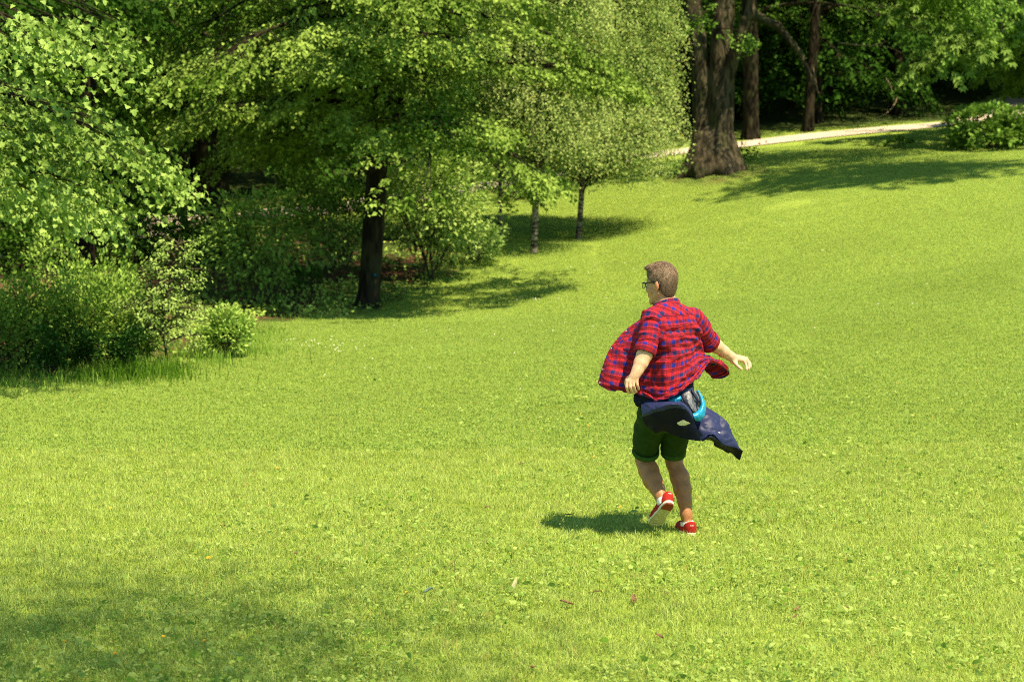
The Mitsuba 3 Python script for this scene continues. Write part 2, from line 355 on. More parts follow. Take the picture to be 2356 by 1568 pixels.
def limb_fans(rng, base, top, trunk, h0, h1, radius, n_limbs, rise, droop, twigs, per, size, template, c0, c1, azim=None, vis=1e9, width=.42, twig_len=.42, lay=.10, normal_noise=.42, hang=.35, shell=.5, yellow=0., skip=None, clump=.40, hexp=1.0, drop=None):
    """limbs with flat, drooping fans of twigs; trunk(h) is the trunk's axis. Returns the wood parts, the leaf mesh and its colours."""
    wood, LP, LA, LN, LS = [], [], [], [], []
    for i in range(n_limbs):
        h = h0 + (h1 - h0) * ((i + rng.random()) / n_limbs) ** hexp
        az = azim[0] + (azim[1] - azim[0]) * rng.random() if azim else i * 2.39996 + rng.normal(0, .25)
        L = radius((h - h0) / (h1 - h0)) * rng.uniform(.78, 1.08)
        a = rise * rng.uniform(.6, 1.4); b = droop * rng.uniform(.6, 1.4)
        o = trunk(h); d = np.array([math.cos(az), math.sin(az), 0])
        bend = rng.normal(0, .18)
        tt = np.linspace(0, 1, 9)
        side = np.array([-d[1], d[0], 0])
        line = o + tt[:, None] * L * d + (bend * tt ** 2 * L)[:, None] * side + (L * (a * tt - b * tt ** 2))[:, None] * np.array([0, 0, 1])
        if skip and skip(line[-1]): continue
        wood.append(tube(line, np.interp(tt, [0, 1], [.012 * L + .012, .006]), 5, cap=False))
        coarse = o[2] > vis
        nt = int(twigs * L / radius(.3) * (.30 if coarse else 1)); m = max(int(per * (.30 if coarse else 1)), 4); ls = size * (2.2 if coarse else 1)
        t = rng.beta(1.6, 1.0, nt); w = rng.uniform(-1, 1, nt)
        ww = width * L * (1.15 - t) * np.sin(np.clip(t * 2.2, 0, 1.57)) + .12 * L
        o_t = np.array([np.interp(t, tt, line[:, k]) for k in range(3)]).T
        dirl = unit(np.array([np.interp(t, tt, np.gradient(line[:, k])) for k in range(3)]).T)
        off = (w * ww)[:, None]
        o_t = o_t + off * side + np.array([0, 0, 1]) * (rng.normal(0, lay, nt) - droop * .25 * np.abs(w) * ww)[:, None]
        if clump > 0 or drop:
            ok =~drop(o_t) if drop else np.ones(nt, bool)
            ok &= nfbm(o_t * .95 + 11.3, 2, 21) > (clump + .06 * rng.normal(0, 1, nt))
            o_t, t, w, dirl, off, nt = o_t[ok], t[ok], w[ok], dirl[ok], off[ok], int(ok.sum())
            if nt < 3: continue
        for q in range(0, nt, 7):
            k = int(t[q] * 8)
            wood.append(tube(np.array([line[max(k - 1, 0)], (line[max(k - 1, 0)] + o_t[q]) / 2 + [0, 0, .06], o_t[q]]), [.012, .008, .004], 4, cap=False))
        dt = unit(dirl + side * (w * .9)[:, None] + np.array([0, 0, -hang]) + rng.normal(0, .22, (nt, 3)))
        st = unit(np.cross(dt, [0, 0, 1])); nt_ = unit(np.cross(st, dt))
        s = (np.arange(m) + .5) / m * twig_len * (1.6 if coarse else 1)
        sg = np.where(np.arange(m) % 2 == 0, 1.0, -1.0)
        P = o_t[:, None] + s[None, :, None] * dt[:, None] + (sg * .02)[None, :, None] * st[:, None] + rng.normal(0, .025, (nt, m, 3)) - np.array([0, 0, .35]) * (s ** 2)[None, :, None]
        A = dt[:, None] * .55 + (sg * .8)[None, :, None] * st[:, None] + np.array([0, 0, -.45]) + rng.normal(0, .3, (nt, m, 3))
        Nn = np.array([0, 0, 1.0]) + d * .30 + rng.normal(0, normal_noise, (nt, m, 3))
        LP.append(P.reshape(-1, 3)); LA.append(A.reshape(-1, 3)); LN.append(np.broadcast_to(Nn, (nt, m, 3)).reshape(-1, 3)); LS.append(np.full(nt * m, ls))
    P, A, N, S = np.vstack(LP), np.vstack(LA), np.vstack(LN), np.hstack(LS) * rng.uniform(.7, 1.2, sum(map(len, LS)))
    mesh, col = leaves(P, A, N, S, template, leaf_cols(rng, len(P), c0, c1, P, yellow))
    return wood, mesh, col

def trunk_mesh(axis_pts, radii, sides=20, flare=None, seed=0, bump=.05, roots=5):
    n = 40
    c = smooth_path(axis_pts, n); r = np.interp(np.linspace(0, 1, n), np.linspace(0, 1, len(radii)), radii)
    v, f = tube(c, 1.0, sides, cap=False)
    v = v.reshape(n, sides, 3) - c[:, None]
    ang = np.arctan2(v[..., 1], v[..., 0])
    hgt = (c[:, 2] - c[0, 2])[:, None]
    k = 1 + bump * 2 * (nfbm(np.stack([np.cos(ang) * 1.6, np.sin(ang) * 1.6, hgt * .9 + seed + 0 * ang], -1), 3, seed) - .5) * 2
    fl = (flare or 0) * np.exp(-np.maximum(hgt, 0) / (.9 * radii[0])) * (.62 + .38 * np.cos(ang * roots + seed))
    v = c[:, None] + v * (r[:, None] * (k + fl))[..., None]
    return v.reshape(-1, 3), f

GREEN_D, GREEN_M, GREEN_L = (.040, .100, .008), (.085, .175, .018), (.15, .25, .04)

def linden(key, base, h_total, r_trunk, R, h0, lean, seed, label, group, n_limbs=44, vis=7.5, twigs=150, per=13, size=.088, bark_='dark_bark', c0=GREEN_D, c1=GREEN_M, template=KITE, rise=.22, droop=.42, azim=None, flare=.55, category='tree', h1=None, front=None, **kw):
    rng = np.random.default_rng(seed)
    base = np.asarray(base, float); top = base + np.array([lean[0], lean[1], h_total])
    wob = rng.normal(0, .05, (4, 2))
    ax = np.array([base + [0, 0, -.15], base + [.10 * lean[0], .1 * lean[1], h_total * .1], base + [.3 * lean[0] + wob[0, 0], .3 * lean[1], h_total * .3], base + [.65 * lean[0] + wob[1, 0], .65 * lean[1], h_total * .65], top])
    trunk = lambda h: np.array([np.interp(h, ax[:, 2] - base[2], ax[:, k]) for k in range(3)])
    prof = lambda t: R * np.interp(t, [0, .12, .35, .7, 1], [.82, 1, 1, .7, .25])
    wood, lm, lc = limb_fans(rng, base, top, trunk, h0, h1 or h_total * .97, prof, n_limbs, rise, droop, twigs, per, size, template, c0, c1, azim=azim, vis=base[2] + vis, **kw)
    if front:
        nf, fh0, fh1, fR, faz = front
        kf = {**kw, 'hexp': 1.0}
        w2, lm2, lc2 = limb_fans(rng, base, top, trunk, fh0, fh1, lambda t: fR, nf, .12, .42, twigs * .6, per, size, template, c0, c1, azim=faz, vis=base[2] + vis, **kf)
        wood = wood + w2; lm = join([lm, lm2]); lc = np.vstack([lc, lc2])
    tv, tf = trunk_mesh(ax, [r_trunk * 1.05, r_trunk, r_trunk * .88, r_trunk * .6, r_trunk * .15], 20, flare, seed)
    key = numbered(key)
    scene[key + '__trunk'] = ply((tv, tf), bark_, smooth=True)
    scene[key + '__branch'] = ply(join(wood), bark_ if bark_ != 'birch_bark' else 'twig_bark', smooth=True); labels[key + '__branch'] = {'kind': 'stuff'}
    scene[key + '__crown'] = ply(lm, 'leaf', color=lc)
    tag(key, label, category, group)
    return key

def sun_gap(c, r):
    c = np.asarray(c, float)
    return lambda p: np.linalg.norm((p - c) - ((p - c) @ SUN)[:, None] * SUN, axis=1) < r
def path_lit(p):
    q = p[:, :2] - SUN[:2] / SUN[2] * (p[:, 2] - 4.4)[:, None]
    q = p[:, :2] - SUN[:2] / SUN[2] * (p[:, 2] - zs(q[:, 0], q[:, 1]))[:, None]
    return inside(_lit_poly, q[:, 0], q[:, 1])
_lit_poly = path_poly.buffer(1.1).intersection(shapely.box(1.5, 40, 14.8, 100))
shapely.prepare(_lit_poly)
_bush = at_depth(1000 * .43463, 560 * .43463, 43.5)
# -- the tree in the middle, on the lawn's edge
b = G(845, 712)
linden('broadleaf_tree', b, 17, .205, 5.2, 3.45, (1.3, .3), 11, 'tall leafy tree with bare dark leaning trunk at the lawn edge, centre left', None, n_limbs=46, vis=7.4, twigs=360, per=14, size=.102, flare=.85, hexp=1.4, clump=.45, lay=.09, c0=(.035, .09, .007), c1=(.108, .19, .021), front=(13, 4.7, 8.4, 2.9, (-2.9, -.3)), drop=sun_gap(_bush, 1.25))
_m = at_depth(862 * .43463, 632 * .43463, b[1] - .195)
scene['broadleaf_tree__paint_mark'] = ply(trimesh.creation.icosphere(2, 1.0).apply_transform(trimesh.transformations.scale_matrix(.035)).apply_translation(_m), {'type': 'diffuse', 'reflectance': rgb(.01, .12, .22)}, smooth=True)
labels['broadleaf_tree__paint_mark'] = {'label': 'small blue paint mark on the trunk'}
# -- its neighbours behind and to the left
b = at_depth(505 * .43463, 640 * .43463, 45.5); b[2] = zs(b[0], b[1])
linden('broadleaf_tree', b, 18, .22, 5.0, 3.2, (.2, .4), 12, 'dark leafy tree left of the leaning dark trunk, standing deeper in the wood', None, n_limbs=38, vis=7.6, twigs=250, per=14, size=.095, hexp=1.3, clump=.46, c0=(.03, .085, .006), c1=(.07, .155, .013))
b = at_depth(1010 * .43463, 560 * .43463, 51); b[2] = zs(b[0], b[1])
linden('broadleaf_tree', b, 18, .2, 3.9, 3.4, (.0, .0), 13, 'leafy tree right behind the leaning dark trunk, its crown reaching over to the birches', None, n_limbs=40, vis=8, twigs=260, per=13, size=.095, hexp=1.3, clump=.45, drop=sun_gap(_bush, 1.4))
b = at_depth(425 * .43463, 590 * .43463, 49); b[2] = zs(b[0], b[1])
linden('broadleaf_tree', b, 12, .09, 2.6, 3.0, (.1, .0), 14, 'thin dark stemmed tree in the wood above the sapling', None, n_limbs=26, vis=8, twigs=90, per=12, size=.09, c0=(.03, .085, .006), c1=(.07, .155, .013))

# -- birches with fine hanging foliage
def birch(base, h, r, cr, cz0, seed, label, lean=(.0, .0), n=5200, per=9, group='birches at the corner of the lawn', c0=(.12, .21, .035), c1=(.15, .225, .042), size=.064, h_vis=8.2):
    rng = np.random.default_rng(seed)
    base = np.asarray(base, float)
    ax = np.array([base + [0, 0, -.1], base + [lean[0] * .15, 0, h * .12], base + [lean[0] * .5 + .05, lean[1] * .5, h * .5], base + [*lean, h]])
    key = numbered('birch_tree')
    scene[key + '__trunk'] = ply(trunk_mesh(ax, [r * 1.05, r, r * .6, r * .1], 14, .35, seed), 'birch_bark', smooth=True)
    # pendulous twigs from a column of short limbs
    z = rng.uniform(cz0, h, n); keep = rng.random(n) < np.where(z > h_vis, .22, 1.0); z = z[keep]; k = len(z)
    t = (z - cz0) / (h - cz0)
    rad = cr * np.interp(t, [0, .08, .3, .7, 1], [.75, 1.0, .95, .7, .12])
    az = rng.uniform(0, 2 * np.pi, k)
    lump = .72 + .5 * nfbm(np.stack([np.cos(az) * 1.4, np.sin(az) * 1.4, z * .8 + seed], -1), 2, seed)
    rr = rad * lump * np.sqrt(rng.uniform(.10, 1, k))
    c = np.array([np.interp(z, ax[:, 2] - base[2], ax[:, q]) for q in range(2)]).T
    o = np.c_[c + rr[:, None] * np.c_[np.cos(az), np.sin(az)], base[2] + z]
    out = np.c_[np.cos(az), np.sin(az), az * 0]
    L = rng.uniform(.35, .95, k)
    coarse = (z > h_vis)
    m = per
    s = (np.arange(m) + .5) / m
    sw = rng.normal(0, .18, (k, 1, 3))
    P = o[:, None] + (s[None, :, None] * L[:, None, None]) * (out * .62)[:, None] + np.array([0, 0, -.72]) * (s[None] ** 1.3 * L[:, None])[..., None] + sw * (s * 1)[None, :, None] * .6 + rng.normal(0, .035, (k, m, 3))
    A = np.array([0, 0, -.6]) + rng.normal(0, .7, (k, m, 3)); N = out[:, None] * .5 + np.array([0, -.25, .75]) + rng.normal(0, .38, (k, m, 3))
    S = np.where(coarse, size * 2.4, size)[:, None] * rng.uniform(.7, 1.25, (k, m))
    P = P.reshape(-1, 3)
    lm, lc = leaves(P, A.reshape(-1, 3), N.reshape(-1, 3), S.reshape(-1), KITE, leaf_cols(rng, len(P), c0, c1, P, .02))
    wood = []
    for q in range(0, k, 16):
        cc = np.array([*c[q], base[2] + max(z[q] - .25 * rr[q] - .2, .4 * z[q])])
        wood.append(tube(np.array([cc, (cc + o[q]) / 2 + [0, 0, .12], o[q], P.reshape(k, m, 3)[q, -1]]), [.02, .012, .006, .002], 4, cap=False))
    scene[key + '__branch'] = ply(join(wood), 'twig_bark', smooth=True); labels[key + '__branch'] = {'kind': 'stuff'}
    scene[key + '__crown'] = ply(lm, 'leaf', color=lc)
    tag(key, label, 'tree', group)
birch(G(1228, 585), 12.5, .078, 1.75, 2.5, 21, 'birch with the stoutest pale trunk, nearest to the lawn', (.35, 0), n=10500)
birch(G(1330, 553), 13, .072, 2.4, 1.9, 22, 'birch with pale drooping foliage, rightmost of the birches', (.75, 0), n=15500)
birch(at_depth(1150 * .43463, 560 * .43463, 50) * [1, 1, 0] + [0, 0, float(zs(*at_depth(1150 * .43463, 560 * .43463, 50)[:2]))], 11, .055, 1.3, 2.4, 23, 'slender young birch with the thinnest trunk, leftmost of the birches', (.1, 0), n=3200, c0=(.08, .16, .02), c1=(.12, .20, .03))

# -- the great forked tree by the path
def great_tree():
    rng = np.random.default_rng(31)
    b = G(1642, 396)
    key = 'great_forked_tree'
    sc = 60 / FOCAL * 2.3008 ** -1     # metres per pixel of the 2356 pixel wide photograph at this distance
    W = lambda x, y, dd=0: at_depth(x * .43463, y * .43463, b[1] + dd)
    tr = Field(b + [-2.2, -1.6, -.4], b + [3.6, 1.6, 10.8], .055)
    tr.chain([W(1616, 400, .12), W(1618, 330, .12), W(1616, 220, .12), W(1607, 110, .12), W(1592, 0, .12), W(1572, -110, .15)], [.42, .33, .30, .28, .26, .22], .05)
    tr.chain([W(1655, 400, -.1), W(1658, 330, -.1), W(1660, 200, -.1), W(1662, 80, -.1), W(1668, -20, 0), W(1680, -110, 0)], [.46, .385, .37, .35, .31, .25], .05)
    for a, r0 in ((200, .5), (240, .42), (290, .5), (335, .55), (20, .45), (150, .5), (90, .4)):
        d = np.array([math.cos(math.radians(a)), math.sin(math.radians(a)), 0]); o = b + d * .35
        tr.chain([o - d * .05 + [0, 0, .85], o + d * .14 + [0, 0, .4], o + d * .40 + [0, 0, .06], o + d * .8 + [0, 0, -.2]], [.26, .24, .20, .07], .34)
    tr.chain([W(1668, 205, -.2), W(1690, 130, -.5), W(1715, 48, -.7)], [.20, .17, .15], .1)
    tr.chain([W(1715, 48, -.7), W(1728, 30, -.7), W(1790, 60, -.9), W(1840, 120, -1.1), W(1880, 210, -1.2)], [.14, .15, .11, .085, .05], .08)
    tr.chain([W(1722, 36, -.7), W(1735, -40, -.8), W(1760, -110, -.8)], [.13, .10, .06], .08)
    X, Y, Z = tr.points(); P = np.stack(np.broadcast_arrays(X, Y, Z), -1)
    tr.F = (tr.F + (nfbm(P * [5, 5, 1.0], 3, 3) - .5) * .06).astype(np.float32)
    scene[key + '__trunk'] = ply(tr.mesh(2), 'grey_bark', smooth=True)
    base = b.copy()
    trunk = lambda h: base + [.3, 0, h]
    prof = lambda t: 5.0 * np.interp(t, [0, .2, .6, 1], [.85, 1, .9, .3])
    wood, lm, lc = limb_fans(rng, b, None, trunk, 9.3, 24, prof, 34, .15, .26, 150, 11, .13, OVAL, GREEN_D, GREEN_M, vis=b[2] + 9.5, lay=.2, twig_len=.6, drop=path_lit)
    # low boughs in front of and to the right of the trunk
    w2, lm2, lc2 = limb_fans(rng, b, None, lambda h: base + [1.6, -.3, h], 6.2, 8.6, lambda t: 7.0, 13, .10, .36, 190, 13, .12, OVAL, GREEN_D, (.075, .165, .016), azim=(-.75, .55), lay=.18, twig_len=.55, drop=path_lit)
    w3, lm3, lc3 = limb_fans(rng, b, None, lambda h: base + [0, -.4, h], 3.9, 5.0, lambda t: 1.2, 4, .1, .5, 30, 9, .11, OVAL, GREEN_D, (.075, .165, .016), azim=(-2.6, -.4), twig_len=.35)
    scene[key + '__branch'] = ply(join(wood + w2 + w3), 'dark_bark', smooth=True); labels[key + '__branch'] = {'kind': 'stuff'}
    v, f = join([lm, lm2, lm3]); scene[key + '__crown'] = ply((v, f), 'leaf', color=np.vstack([lc, lc2, lc3]))
    tag(key, 'great old tree with a thick forked grey trunk and spreading roots beside the gravel path', 'tree')
    # shoots at its foot
    shoots = []
    for k_, (x, y) in enumerate(((1672, 385), (1712, 372), (1560, 408))):
        g = G(x, y); n = 170
        P = g + rng.normal(0, 1, (n, 3)) * [.28, .28, .18] + [0, 0, .28]
        shoots.append(leaves(P, rng.normal(0, 1, (n, 3)) + [0, 0, .3], np.array([0, -.3, 1.0]) + rng.normal(0, .5, (n, 3)), rng.uniform(.08, .15, n), OVAL, leaf_cols(rng, n, GREEN_D, GREEN_M, P)))
    v, f = join([q[0] for q in shoots]); scene[key + '__root_shoot'] = ply((v, f), 'leaf', color=np.vstack([q[1] for q in shoots])); labels[key + '__root_shoot'] = {'kind': 'stuff'}
great_tree()

# -- trunks standing beyond the path
def wood_tree(x, y, d, rpx, lean, seed, label, group='trees in the dark wood beyond the path', h=27, R=6.3, h0=4.4, n_limbs=44, **kw):
    b = at_depth(x * .43463, y * .43463, d); b[2] = zs(b[0], b[1])
    return linden('wood_tree', b, h, rpx * .43463 * d / FOCAL, R, h0, lean, seed, label, group, n_limbs=n_limbs, vis=8.5, drop=path_lit, twigs=90, per=12, size=.13, bark_='dark_bark', c0=(.025, .068, .005), c1=(.045, .105, .010), **kw)  # leaf colours lowered, canopy shade painted in
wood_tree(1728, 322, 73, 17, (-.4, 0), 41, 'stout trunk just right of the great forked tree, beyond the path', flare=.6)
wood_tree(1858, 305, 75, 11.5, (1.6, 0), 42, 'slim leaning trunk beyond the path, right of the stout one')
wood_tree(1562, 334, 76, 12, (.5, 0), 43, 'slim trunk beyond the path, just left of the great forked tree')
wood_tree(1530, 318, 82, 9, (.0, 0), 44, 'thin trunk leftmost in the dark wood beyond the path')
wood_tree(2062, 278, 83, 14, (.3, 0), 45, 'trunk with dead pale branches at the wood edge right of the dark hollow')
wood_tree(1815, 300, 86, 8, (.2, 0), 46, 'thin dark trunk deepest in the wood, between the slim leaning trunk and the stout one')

def dead_branch(pts, r, label, kids=()):
    key = numbered('dead_branch')
    P = [at_depth(x * .43463, y * .43463, d) for x, y, d in pts]
    parts = [tube(smooth_path(P, 16), np.linspace(r * .7, r * .22, 16), 6)]
    for kpts in kids:
        parts.append(tube(smooth_path([at_depth(x * .43463, y * .43463, d) for x, y, d in kpts], 10), np.linspace(r * .45, r * .16, 10), 5))
    scene[key] = ply(join(parts), 'dead_wood', smooth=True); tag(key, label, 'branch', 'bare dead branches before the dark wood')
dead_branch([(1930, 98, 62), (1985, 104, 61.5), (2030, 105, 61), (2075, 122, 60.5)], .035, 'bare pale forked branch pointing right against the dark foliage, brightest of all', [[(2005, 104, 61.2), (2030, 98, 61), (2044, 92, 60.8)]])
dead_branch([(2038, 180, 70), (2052, 205, 70), (2056, 232, 70)], .03, 'bare reddish twig hanging down above the dark hollow')
dead_branch([(2065, 222, 78), (2050, 250, 77.5), (2020, 270, 77)], .03, 'bare twig sloping down left from the edge trunk')
dead_branch([(1870, 150, 64), (1878, 190, 64), (1884, 215, 64)], .03, 'bare twig hanging left of the dark hollow')

# -- chestnut like boughs at the right, hanging over the bush
b = at_depth(2440 * .43463, 300 * .43463, 66); b[2] = zs(b[0], b[1])
linden('chestnut_tree', b, 16, .3, 6.0, 2.2, (-.3, 0), 51, 'broad tree at the right edge with palm shaped leaves hanging over the path', None, n_limbs=40, vis=9, twigs=100, per=8, size=.27, template=PALM, c0=(.05, .115, .012), c1=(.10, .19, .025), lay=.2, twig_len=.6, bark_='grey_bark', drop=path_lit)

# -- the maple whose boughs come in from the left
b = np.array([-8.6, 22.5, 0]); b[2] = zs(b[0], b[1])
linden('maple_tree', b, 13, .25, 4.7, 2.75, (-.2, .2), 61, 'maple with large lobed leaves, its boughs hanging in from the left edge', None, n_limbs=52, vis=5.6, twigs=400, per=11, clump=.45, normal_noise=.6, size=.070, drop=lambda p: (p[:, 0] < -4.75 + .25 * np.sin(p[:, 2] * 3)) & (p[:, 2] > 3.85) & (p[:, 2] < 6.6), template=MAPLE, c0=(.05, .115, .011), c1=(.112, .20, .027), azim=(-1.1, .95), twig_len=.5, rise=.15, droop=.30, lay=.14, hexp=1.3)
b = np.array([-9.3, 43.5, 0]); b[2] = zs(b[0], b[1])
linden('broadleaf_tree', b, 17, .2, 5.4, 4.2, (.2, .2), 63, 'leafy tree in the wood behind the maple, its trunk hidden by the boughs', None, n_limbs=44, vis=7.2, twigs=130, per=13, size=.10, c0=(.03, .08, .006), c1=(.06, .13, .012))
# tree behind it, upper left; the corner's shade is painted into its leaves
b = np.array([-10.5, 31, 0]); b[2] = zs(b[0], b[1])
linden('broadleaf_tree', b, 17, .3, 5.6, 3.4, (.2, .2), 62, 'tree behind the maple with shade painted into its leaves, filling the upper left corner', None, n_limbs=46, vis=6.5, twigs=130, per=13, size=.11, c0=(.010, .03, .003), c1=(.012, .038, .003))

# -- far wood: two kinds of tree, repeated
def far_kind(name, seed, c0, c1):
    rng = np.random.default_rng(seed)
    ax = np.array([[0, 0, -.3], [0, 0, 2], [.2, 0, 7], [.1, .2, 18.0]])
    trunk = lambda h: np.array([np.interp(h, ax[:, 2], ax[:, k]) for k in range(3)])
    prof = lambda t: 4.6 * np.interp(t, [0, .2, .6, 1], [.9, 1, .9, .3])
    wood, lm, lc = limb_fans(rng, None, None, trunk, 1.6, 18, prof, 40, .15, .4, 75, 9, .20, KITE, c0, c1, lay=.3, twig_len=.7)
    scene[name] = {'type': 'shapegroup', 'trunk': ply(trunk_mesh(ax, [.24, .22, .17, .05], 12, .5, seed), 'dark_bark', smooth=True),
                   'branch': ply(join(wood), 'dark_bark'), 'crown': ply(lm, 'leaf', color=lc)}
far_kind('far_tree_kind_one', 71, (.010, .035, .003), (.020, .060, .005)); far_kind('far_tree_kind_two', 72, (.012, .042, .003), (.024, .070, .006))  # leaf colours lowered to stand in for shade under the canopy
rng = np.random.default_rng(73)
far_spots = [(-30, 60), (-22, 66), (-16, 72), (-10, 76), (-3, 80), (3, 84), (9, 86), (14, 90), (20, 92), (25, 96), (31, 98), (-27, 78), (-18, 86), (-8, 92), (0, 97), (7, 100), (15, 103), (23, 107), (30, 110), (38, 104), (-36, 72), (-14, 58), (-24, 52), (-5, 68), (1.5, 76), (12, 80), (36, 90), (-33, 48), (-20, 44), (-15, 50), (-9, 62), (-11, 68), (5, 79), (17, 84), (22, 87), (28, 90), (33, 93), (9.5, 81.5), (26, 84), (31, 86)]
for i, (x, y) in enumerate(far_spots):
    x += rng.normal(0, .8); y += rng.normal(0, 1)
    key = numbered('forest_tree')
    z = float(zs(x, y)); s = rng.uniform(1.0, 1.45)
    scene[key] = {'type': 'instance', 'shapegroup': {'type': 'ref', 'id': 'far_tree_kind_one' if i % 2 else 'far_tree_kind_two'}, 'to_world': T().translate([x, y, z]).rotate([0, 0, 1], float(rng.uniform(0, 360))).scale([s, s, s])}
    px = 512 + FOCAL * x / y
    where = next(w for lim, w in ((190, 'behind the maple boughs at the left edge'), (430, 'behind the leaning trunk and its neighbours'), (690, 'behind the birches'), (800, 'behind the great forked tree'), (900, 'behind the slim leaning trunk beyond the path'), (9999, 'behind the broad tree at the right edge')) if px < lim)
    deep = 'deepest dark wood tree ' if y > 88 else 'dense dark wood tree '
    tag(key, deep + where, 'tree', ('deepest wood trees ' if y > 88 else 'dense wood trees ') + where)

# -- shrubs and bushes
def shrub(key, base, rx, rz, seed, label, n=2600, size=.075, template=KITE, c0=GREEN_D, c1=GREEN_M, group=None, stems=5, z0=.15, ry=None, clumps=26, cat='shrub', fill=.5, up=.25, loose=False):
    rng = np.random.default_rng(seed)
    base = np.asarray(base, float); ry = ry or rx
    c = rng.normal(0, 1, (clumps, 3)); c = unit(c) * rng.uniform(fill, 1, (clumps, 1)) ; c[:, 2] = np.abs(c[:, 2]) * 1.0 if z0 < .3 else c[:, 2]
    ctr = base + [0, 0, z0 + (rz if z0 >= .3 else 0)]
    C = ctr + c * [rx, ry, rz if z0 >= .3 else 2 * rz]
    cr = rng.uniform(.22, .42, clumps) * min(rx, rz) * 1.25
    k = rng.integers(0, clumps, n)
    d = unit(rng.normal(0, 1, (n, 3)) + [0, 0, .35]) * rng.uniform(.25, 1, (n, 1)) ** .5
    P = C[k] + d * cr[k][:, None] * ([.8, .8, 1.45] if loose else [1.35, 1.35, .75])
    P[:, 2] = np.maximum(P[:, 2], base[2] + .03)
    out = unit(P - ctr)
    A = out + d * .6 + np.array([0, 0, -.25]) + rng.normal(0, .45, (n, 3)); N = np.array([0, 0, 1.0]) + out * .5 + rng.normal(0, .45, (n, 3))
    lm, lc = leaves(P, A, N, size * rng.uniform(.65, 1.3, n), template, leaf_cols(rng, n, c0, c1, P))
    wood = []
    for q in range(stems):
        o = base + np.r_[rng.normal(0, .08 * rx, 2), -.05]; e = C[rng.integers(clumps)]
        wood.append(tube(smooth_path([o, o * .45 + e * .55 + np.r_[0, 0, .15 * rz], e], 8), np.linspace(.018, .006, 8) * max(rx, .6), 5))
    for q in range(clumps):
        a = C[q]; o = base + (a - base) * .35
        wood.append(tube(np.array([o, a]), [.008, .004], 4))
    key = numbered(key)
    scene[key + '__stem'] = ply(join(wood), 'twig_bark', smooth=True)
    scene[key + '__foliage'] = ply(lm, 'leaf', color=lc)
    tag(key, label, cat, group)
    return key
def at(x, y, d):
    p = at_depth(x * .43463, y * .43463, d); p[2] = zs(p[0], p[1]); return p
shrub('bush', G(2275, 343), 1.45, .62, 81, 'broad dark green bush at the right edge of the lawn', n=4200, size=.17, template=OVAL, clumps=46)
shrub('low_plant', G(2072, 343), .5, .14, 82, 'low leafy tuft on the lawn left of the broad bush', n=420, size=.10, template=OVAL, stems=2, clumps=12)
shrub('bush', at(985, 640, 43.5), 1.35, 1.15, 83, 'pale green bush with sunlight painted into its leaves, just right of the leaning dark trunk', n=6500, size=.105, c0=(.20, .32, .07), c1=(.15, .24, .04), clumps=60, z0=.55)  # leaf colours raised to stand in for sun on the bush
shrub('bush', at(1085, 600, 46), .75, .55, 84, 'small bush at the right end of the sunlit bush', n=1500, size=.09, c0=(.05, .12, .012), c1=(.11, .20, .03), clumps=20)
shrub('bush', at(785, 680, 43), .62, .95, 85, 'loose upright bush just left of the leaning dark trunk', n=1900, size=.09, c0=GREEN_D, c1=(.10, .19, .025), clumps=30, z0=.4)
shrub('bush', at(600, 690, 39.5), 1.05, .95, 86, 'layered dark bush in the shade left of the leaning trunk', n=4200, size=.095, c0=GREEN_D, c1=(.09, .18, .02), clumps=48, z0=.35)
shrub('bush', at(705, 660, 42), .35, .22, 87, 'low dark plant with round leaves in the shade', n=260, size=.13, template=OVAL, c0=(.02, .06, .006), c1=(.04, .1, .01), clumps=10, stems=2)
shrub('bush', at(752, 640, 44), .42, .34, 88, 'plant with very large pale leaves under the leaning tree', n=110, size=.24, template=OVAL, c0=(.09, .18, .025), c1=(.12, .21, .03), clumps=9, stems=3)
shrub('bush', at(524, 778, 27), .34, .29, 89, 'bright rounded bush right of the sapling at the lawn edge', n=3200, size=.062, template=OVAL, c0=(.08, .17, .016), c1=(.13, .225, .028), clumps=40)
for i, (x, y, d, rx, rz, lab) in enumerate(((60, 845, 25.2, .80, .52, 'leafy shrub of the thicket at the left edge'), (185, 840, 25.4, .72, .56, 'leafy shrub in the middle of the left thicket'), (290, 825, 25.8, .55, .46, 'leafy shrub at the right end of the left thicket, behind the sapling'), (-60, 850, 24.6, .8, .6, 'shrub cut by the left edge of the picture'), (130, 790, 27.5, .8, .72, 'tall shrub behind the left thicket'), (250, 770, 28.2, .6, .6, 'shrub behind the thicket, left of the sapling top'))):
    shrub('thicket_shrub', at(x, y, d), rx, rz, 90 + i, lab, n=4600, size=.058, template=OVAL, c0=(.06, .15, .013), c1=(.12, .215, .024), group='shrubs of the left thicket', clumps=64, stems=9, fill=.3, loose=True)
for i, (x, y, d, lab) in enumerate(((288, 862, 24.3, 'dark upright little conifer at the right end of the thicket'), (115, 868, 24.0, 'dark upright little conifer at the left of the thicket front'), (205, 850, 24.8, 'dark upright little conifer in the middle of the thicket front'))):
    shrub('little_conifer', at(x, y, d), .20, .27, 100 + i, lab, n=1700, size=.045, c0=(.012, .045, .004), c1=(.03, .085, .01), group='dark little conifers before the thicket', clumps=26, stems=3, fill=.2)

